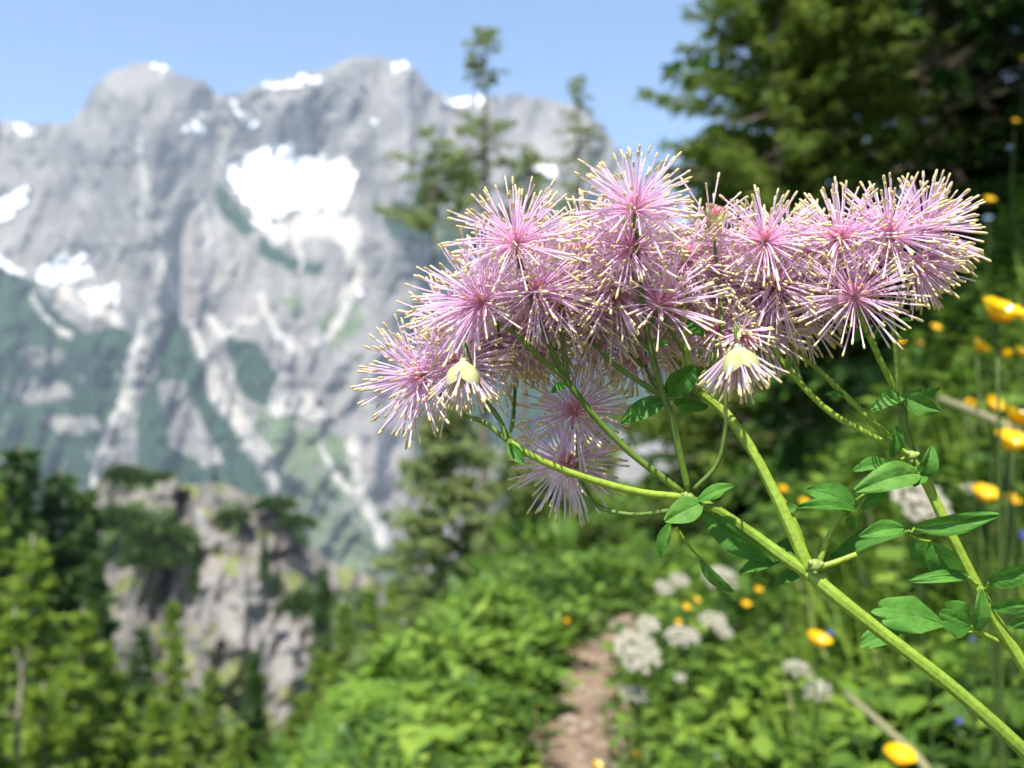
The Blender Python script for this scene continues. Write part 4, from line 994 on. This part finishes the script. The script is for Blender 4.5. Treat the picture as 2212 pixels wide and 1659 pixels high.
stem(plantA, [(1096, 954, .198), (1050, 915, .199), (1000, 893, .201), (960, 860, .203), (920, 826, .204)], [5, 4.5, 4, 3.5], 'rue_twig', shade=(.2, .5), bumpy=.6)
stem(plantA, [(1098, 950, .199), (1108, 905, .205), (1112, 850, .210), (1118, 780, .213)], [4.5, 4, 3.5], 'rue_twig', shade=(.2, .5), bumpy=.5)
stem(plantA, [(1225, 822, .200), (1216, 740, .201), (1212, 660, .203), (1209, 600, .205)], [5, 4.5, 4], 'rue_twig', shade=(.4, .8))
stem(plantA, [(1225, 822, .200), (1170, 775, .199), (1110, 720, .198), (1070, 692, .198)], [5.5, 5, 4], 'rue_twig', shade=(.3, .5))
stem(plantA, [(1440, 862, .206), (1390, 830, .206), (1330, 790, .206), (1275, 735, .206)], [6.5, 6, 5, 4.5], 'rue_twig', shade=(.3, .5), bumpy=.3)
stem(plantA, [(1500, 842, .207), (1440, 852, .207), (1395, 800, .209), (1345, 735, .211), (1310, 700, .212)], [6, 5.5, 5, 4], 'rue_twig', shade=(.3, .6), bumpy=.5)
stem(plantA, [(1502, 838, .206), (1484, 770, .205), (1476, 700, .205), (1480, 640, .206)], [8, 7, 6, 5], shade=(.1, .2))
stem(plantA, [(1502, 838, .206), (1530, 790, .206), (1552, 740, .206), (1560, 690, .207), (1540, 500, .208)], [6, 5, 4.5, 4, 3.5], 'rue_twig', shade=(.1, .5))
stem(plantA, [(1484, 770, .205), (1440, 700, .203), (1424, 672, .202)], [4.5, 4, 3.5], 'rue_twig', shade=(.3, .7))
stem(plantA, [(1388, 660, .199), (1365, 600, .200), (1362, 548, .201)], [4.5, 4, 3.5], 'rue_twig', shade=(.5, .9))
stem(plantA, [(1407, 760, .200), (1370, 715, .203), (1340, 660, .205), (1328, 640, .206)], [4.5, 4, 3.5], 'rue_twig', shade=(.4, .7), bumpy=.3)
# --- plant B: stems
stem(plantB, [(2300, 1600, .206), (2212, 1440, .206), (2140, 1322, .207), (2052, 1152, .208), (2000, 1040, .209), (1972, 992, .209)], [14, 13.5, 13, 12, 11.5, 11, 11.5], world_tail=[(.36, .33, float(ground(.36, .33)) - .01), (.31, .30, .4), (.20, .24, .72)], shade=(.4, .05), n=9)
stem(plantB, [(1972, 992, .209), (1956, 930, .209), (1945, 862, .209)], [11, 10, 9], shade=(.6, .7))  # darker tone paints the shadow of the leaves at the upper node
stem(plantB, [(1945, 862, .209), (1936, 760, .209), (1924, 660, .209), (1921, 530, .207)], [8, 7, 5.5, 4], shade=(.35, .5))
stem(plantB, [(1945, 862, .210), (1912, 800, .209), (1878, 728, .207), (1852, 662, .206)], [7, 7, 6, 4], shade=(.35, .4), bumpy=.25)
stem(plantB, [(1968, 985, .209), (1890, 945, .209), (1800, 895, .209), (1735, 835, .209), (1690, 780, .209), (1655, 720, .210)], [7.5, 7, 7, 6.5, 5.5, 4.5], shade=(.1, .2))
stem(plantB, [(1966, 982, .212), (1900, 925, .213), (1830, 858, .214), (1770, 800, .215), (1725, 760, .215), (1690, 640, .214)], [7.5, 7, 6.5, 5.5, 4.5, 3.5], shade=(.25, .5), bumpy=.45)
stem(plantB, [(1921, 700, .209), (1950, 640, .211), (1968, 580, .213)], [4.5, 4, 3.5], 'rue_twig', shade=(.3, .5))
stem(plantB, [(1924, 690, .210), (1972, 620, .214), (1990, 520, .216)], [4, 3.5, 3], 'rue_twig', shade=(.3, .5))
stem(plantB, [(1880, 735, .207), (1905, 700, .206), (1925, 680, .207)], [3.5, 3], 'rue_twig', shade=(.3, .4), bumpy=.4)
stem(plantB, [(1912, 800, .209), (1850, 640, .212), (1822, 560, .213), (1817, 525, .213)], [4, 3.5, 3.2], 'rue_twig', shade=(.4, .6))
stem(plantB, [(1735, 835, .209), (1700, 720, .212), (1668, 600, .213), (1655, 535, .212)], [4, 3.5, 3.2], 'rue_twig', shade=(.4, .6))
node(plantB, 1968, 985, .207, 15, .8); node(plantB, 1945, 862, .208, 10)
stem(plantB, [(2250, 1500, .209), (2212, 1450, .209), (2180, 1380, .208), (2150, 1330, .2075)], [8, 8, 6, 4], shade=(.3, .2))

# --- blossoms of plant A
FA = [(1115, 530, .194, 152, (-.12, .9, .45), (1122, 575, .1965), 92, 100, 'left crown blossom with pink heart, on its own dark stalk'),
      (1372, 455, .195, 142, (.02, .92, .38), (1374, 500, .197), 96, 104, 'topmost blossom standing above all others on a straight stalk'),
      (1045, 655, .197, 168, (-.75, .55, .40), (1070, 692, .198), 84, 95, None), (1158, 632, .199, 125, (-.1, .55, .8), (1150, 660, .198), 70, 110, None),
      (918, 815, .203, 148, (-.80, .25, .45), (925, 830, .204), 80, 98, 'lowest left blossom reaching out over the grey rock'),
      (990, 795, .205, 140, (-.3, .45, .5), (1000, 800, .2005), 72, 105, None), (1128, 722, .212, 118, (.0, -.95, .2), (1118, 780, .213), 80, 62, 'shaded blossom hanging face down below the left crown'),
      (1215, 645, .206, 135, (.0, .7, .6), (1211, 650, .203), 80, 110, None), (1361, 537, .200, 138, (-.1, .75, .55), (1362, 552, .201), 88, 112, None), (1327, 633, .205, 138, (-.3, .3, .85), (1328, 640, .206), 86, 112, None),
      (1422, 662, .201, 150, (.30, .75, .45), (1424, 675, .202), 60, 88, None), (1265, 545, .211, 130, (0, .7, .5), (1230, 680, .207), 80, 112, None), (1290, 610, .214, 135, (.1, .5, .7), (1275, 735, .206), 80, 112, None), (1190, 700, .215, 120, (-.2, .1, .8), (1200, 760, .206), 70, 112, None),
      (1480, 565, .212, 130, (.2, .6, .6), (1480, 640, .206), 80, 112, None), (1545, 590, .214, 125, (.1, .5, .7), (1548, 640, .208), 76, 112, None), (1500, 660, .216, 120, (-.1, .4, .8), (1478, 700, .205), 64, 112, None),
      (1240, 893, .214, 126, (.05, .55, .55), (1240, 920, .214), 84, 112, 'shaded purple blossom hanging free under the cluster, upper of two'), (1224, 1003, .219, 126, (-.05, .5, .55), (1250, 1000, .215), 72, 125, 'shaded purple blossom hanging free under the cluster, lower of two'),
      (1375, 762, .214, 82, (-.15, -.6, .6), (1345, 735, .211), 46, 80, None), (1420, 740, .218, 110, (.4, .2, .7), (1395, 800, .209), 50, 110, None), (1080, 620, .213, 130, (-.5, .5, .5), (1110, 720, .2), 70, 105, None), (1290, 735, .222, 110, (.1, -.2, .8), (1275, 740, .207), 60, 112, None), (1065, 740, .210, 125, (-.4, .2, .8), (1075, 700, .2), 60, 110, None),
      (978, 700, .209, 125, (-.6, .4, .5), (1046, 800, .203), 62, 108, None), (1142, 706, .209, 112, (-.1, .1, .9), (1150, 760, .204), 60, 112, None), (1284, 690, .210, 118, (.0, .2, .9), (1280, 735, .206), 64, 112, None), (1235, 600, .218, 128, (.0, .6, .6), (1214, 660, .205), 64, 112, None),
      (1452, 600, .220, 125, (.1, .5, .6), (1478, 660, .206), 64, 112, None), (1404, 590, .216, 125, (0, .6, .6), (1385, 640, .2), 64, 112, None), (1352, 692, .218, 110, (.1, .1, .9), (1345, 735, .211), 60, 112, None), (1180, 560, .216, 125, (-.2, .6, .6), (1160, 650, .2), 64, 112, None)]
for i, a in enumerate(FA):
    flower(plantA, a[0], a[1], a[2], a[3], a[4], a[5], a[6], a[7], seed=i, sepals=(1 if i in (0, 1, 8) else 0), label=a[8])
bud(plantA, 1002, 779, .182, 116, (.0, -.97, .22), (1046, 862, .200), 46, 60, 44, label='cream bud bell opening at the left, stamens fringing below')
bud(plantA, 1592, 748, .182, 126, (.05, -.97, .2), (1590, 742, .197), 64, 61, 50, ((-.72, 1), (.78, 1), (2.3, 1), (-2.4, 1)), label='cream bud bell opening under the gap between the crowns')
bud(plantA, 1602, 716, .199, 74, (.1, -.6, .5), (1590, 742, .2), 30, 62, 85, ((-.9, .8), (.6, .8)))
bud(plantA, 1535, 482, .205, 130, (.25, .55, .4), (1540, 510, .208), 18, 63, 110, ((-1.9, .5), (2.6, .5), (1.4, .45)), label='half-open pale blossom with cream sepals in the notch of the skyline')
# --- blossoms of plant B
FB = [(1654, 525, .208, 132, (-.02, .85, .45), (1656, 540, .212), 86, 112, None), (1676, 622, .212, 125, (-.2, .5, .7), (1690, 650, .214), 78, 112, None), (1817, 519, .208, 130, (-.35, .55, .6), (1817, 530, .213), 86, 112, None),
      (1921, 512, .206, 148, (-.02, .92, .35), (1921, 545, .207), 92, 110, 'tall pink blossom with red heart near the right end'), (1994, 498, .214, 130, (.72, .45, .3), (1990, 520, .216), 84, 92, 'rightmost blossom fanning out to the side'), (1968, 560, .212, 118, (.72, -.50, .25), (1968, 580, .213), 52, 62, None),
      (1847, 643, .203, 138, (-.05, .72, .45), (1852, 665, .206), 84, 120, 'low spidery blossom with red heart against the dark wood'), (1632, 711, .213, 118, (-.2, .35, .8), (1655, 720, .210), 74, 112, None), (1549, 716, .210, 92, (0, .3, .7), (1600, 760, .212), 44, 112, None), (1745, 560, .217, 128, (.1, .6, .6), (1700, 660, .214), 84, 112, None),
      (1800, 590, .220, 115, (.2, .3, .7), (1822, 560, .213), 66, 112, None), (1715, 665, .222, 115, (.4, -.2, .6), (1700, 650, .214), 60, 100, None), (1600, 620, .221, 118, (-.3, .4, .7), (1660, 600, .213), 66, 112, None), (1880, 560, .216, 115, (-.2, .4, .7), (1900, 600, .208), 66, 112, None),
      (1590, 556, .223, 120, (-.1, .6, .6), (1655, 560, .213), 60, 112, None), (1692, 552, .221, 120, (.1, .6, .6), (1690, 640, .214), 62, 112, None), (1765, 612, .223, 112, (.1, .3, .8), (1720, 700, .215), 60, 112, None), (1640, 668, .219, 110, (-.2, .2, .9), (1660, 710, .212), 56, 112, None)]
for i, a in enumerate(FB):
    flower(plantB, a[0], a[1], a[2], a[3], a[4], a[5], a[6], a[7], seed=40 + i, sepals=(1 if i in (2,) else 0), label=a[8])

# --- leaves
LA = [((1516, 1086, .199), (1436, 1126, .197), 60, 10, .18, .06, False, .62, None, 0), ((1507, 1078, .200), (1572, 1042, .203), 30, 25, .3, .1, False, .55, (1490, 1070, .201), 0), ((1508, 1082, .199), (1588, 1048, .198), 30, -30, .3, .12, False, .62, None, 0),
      ((1447, 1132, .200), (1427, 1205, .202), 32, 25, .55, .05, False, .75, (1475, 1090, .201), 0), ((1512, 1092, .204), (1672, 1216, .200), 58, 30, .35, .10, False, .40, None, 0), ((1515, 1208, .203), (1584, 1277, .205), 34, 40, .5, .08, False, .75, (1462, 1140, .202), 0),
      ((1700, 1205, .203), (1598, 1240, .206), 48, 40, .3, .1, False, .3, None, 0), ((1735, 1195, .205), (1672, 1180, .209), 44, 20, .3, .1, False, .3, None, 0), ((1730, 1240, .204), (1675, 1262, .206), 32, 30, .3, .1, False, .35, None, 0),
      ((1690, 1098, .2025), (1722, 1094, .2025), 26, 10, .2, .05, False, .75, None, 0), ((1435, 862, .204), (1342, 914, .203), 48, 15, .25, .08, False, .25, (1470, 850, .206), 0), ((1440, 852, .203), (1500, 788, .201), 62, 20, .35, .08, False, .35, (1490, 845, .206), 0), ((1455, 866, .206), (1530, 878, .208), 34, 20, .3, .1, False, .25, (1490, 850, .206), 0),
      ((1100, 960, .197), (1132, 1002, .195), 30, 10, .5, .05, False, .35, None, 0), ((1222, 828, .199), (1190, 850, .197), 20, 15, .4, .1, False, .35, None, 0), ((1490, 690, .204), (1520, 725, .203), 34, 15, .3, .1, False, .45, None, 0), ((1410, 735, .199), (1448, 742, .197), 20, 10, .4, .1, False, .6, None, 0)]
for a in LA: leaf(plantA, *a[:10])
LB = [((1950, 856, .207), (1880, 888, .204), 36, 20, .35, .16, False, .70, None, 0), ((1952, 858, .206), (2030, 888, .203), 50, 10, .2, .08, False, .72, None, 0), ((1952, 852, .209), (2030, 836, .211), 34, 35, .35, .12, False, .5, None, 0),
      ((1985, 1022, .205), (1846, 1062, .200), 66, 18, .35, .12, False, .70, (1972, 992, .208), 0), ((1980, 1030, .208), (2012, 962, .206), 46, 30, .6, .2, False, .55, None, 0), ((1990, 1028, .206), (1975, 1052, .203), 40, 20, .3, .1, False, .5, None, 0),
      ((1925, 988, .206), (1937, 920, .205), 32, 30, .5, .1, False, .35, (1960, 985, .208), 0), ((1920, 1000, .206), (1842, 1018, .205), 34, 30, .4, .1, False, .4, None, 0), ((1930, 1005, .207), (1880, 1060, .208), 40, 30, .4, .1, False, .3, None, 0),
      ((1850, 1100, .201), (1742, 1060, .204), 58, 25, .4, .18, False, .45, None, 0), ((1848, 1104, .200), (1722, 1098, .198), 36, 40, .5, .12, False, .40, None, 0), ((1862, 1100, .201), (1905, 1030, .205), 34, 30, .4, .1, False, .4, None, 0), ((1845, 1115, .201), (1840, 1140, .203), 30, 20, .3, .1, False, .55, None, 0),
      ((1955, 1146, .203), (1794, 1204, .206), 48, 30, .35, .1, False, .35, (2010, 1170, .205), 0), ((1950, 1140, .200), (1856, 1160, .198), 40, 20, .5, .1, False, .62, None, 0), ((1975, 1140, .203), (2158, 1112, .198), 48, 20, .3, .06, False, .55, (1962, 1146, .203), 0), ((2012, 1172, .205), (2065, 1238, .208), 72, 20, .35, .12, False, .42, None, 0), ((2000, 1170, .207), (1990, 1225, .210), 52, 15, .3, .1, False, .45, None, 0),
      ((2092, 1246, .205), (1958, 1256, .203), 30, 15, .4, .12, False, .55, (2120, 1262, .207), 0), ((2060, 1235, .206), (1985, 1246, .204), 30, -20, .5, .1, False, .62, None, 0), ((2136, 1258, .205), (2240, 1222, .201), 50, 20, .3, .08, False, .5, (2125, 1272, .207), 0), ((2140, 1312, .206), (2250, 1300, .201), 34, 20, .3, .05, False, .5, None, 0), ((2180, 1350, .206), (2250, 1330, .203), 30, 20, .3, .05, False, .45, None, 0),
      ((2040, 1350, .203), (1882, 1322, .200), 84, 28, .25, .08, True, .66, (2110, 1365, .206), 0), ((2098, 1352, .202), (2028, 1322, .198), 78, 15, .2, .08, True, .35, (2112, 1365, .206), 0), ((2106, 1362, .205), (2120, 1274, .203), 40, 25, .5, .08, False, .65, None, 0), ((1945, 1366, .203), (1858, 1396, .201), 52, 25, .4, .1, True, .55, (2040, 1352, .204), 0),
      ((1885, 702, .206), (1842, 738, .210), 28, 20, .3, .1, False, .4, None, 0), ((1930, 728, .208), (1972, 712, .211), 24, 20, .3, .1, False, .45, None, 0), ((1700, 800, .208), (1706, 772, .207), 14, 10, .3, .1, False, .75, None, 0), ((1822, 852, .213), (1782, 852, .213), 16, 10, .3, .1, False, .5, None, 0), ((1940, 690, .209), (1968, 690, .210), 10, 0, .3, .3, False, .7, None, 0)]
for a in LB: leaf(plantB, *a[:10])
stem(plantB, [(2112, 1364, .206), (2150, 1382, .207), (2196, 1402, .208)], [5, 5, 5], shade=(.1, .2))
stem(plantB, [(1770, 1226, .199), (1812, 1212, .1985), (1850, 1198, .198)], [7, 6.5, 6.5], shade=(.1, .1))
stem(plantB, [(1768, 1222, .201), (1790, 1160, .201), (1820, 1110, .201), (1880, 1060, .203)], [7, 6.5, 6, 4], shade=(.2, .3))

# ------------------------------------------------------------------ air
m_, t_, N_, L_ = mat('haze_air')
N_.remove(N_['Principled BSDF'])
pv = N_.new('ShaderNodeVolumePrincipled'); pv.inputs['Color'].default_value = (.68, .81, 1.0, 1); pv.inputs['Density'].default_value = 0.00006; pv.inputs['Anisotropy'].default_value = 0.0
L_.new(pv.outputs[0], N_['Material Output'].inputs['Volume'])
x0, x1, y0, y1, z0, z1 = -5300, 5300, -900, 5700, -420, 1900
b = MB(); b.add([(x, y, z) for z in (z0, z1) for y in (y0, y1) for x in (x0, x1)], [(0, 1, 3, 2)[::-1], (4, 5, 7, 6), (0, 1, 5, 4), (2, 3, 7, 6)[::-1], (0, 2, 6, 4)[::-1], (1, 3, 7, 5)])
hz = b.build('haze', 'haze_air', None, False, 'stuff')
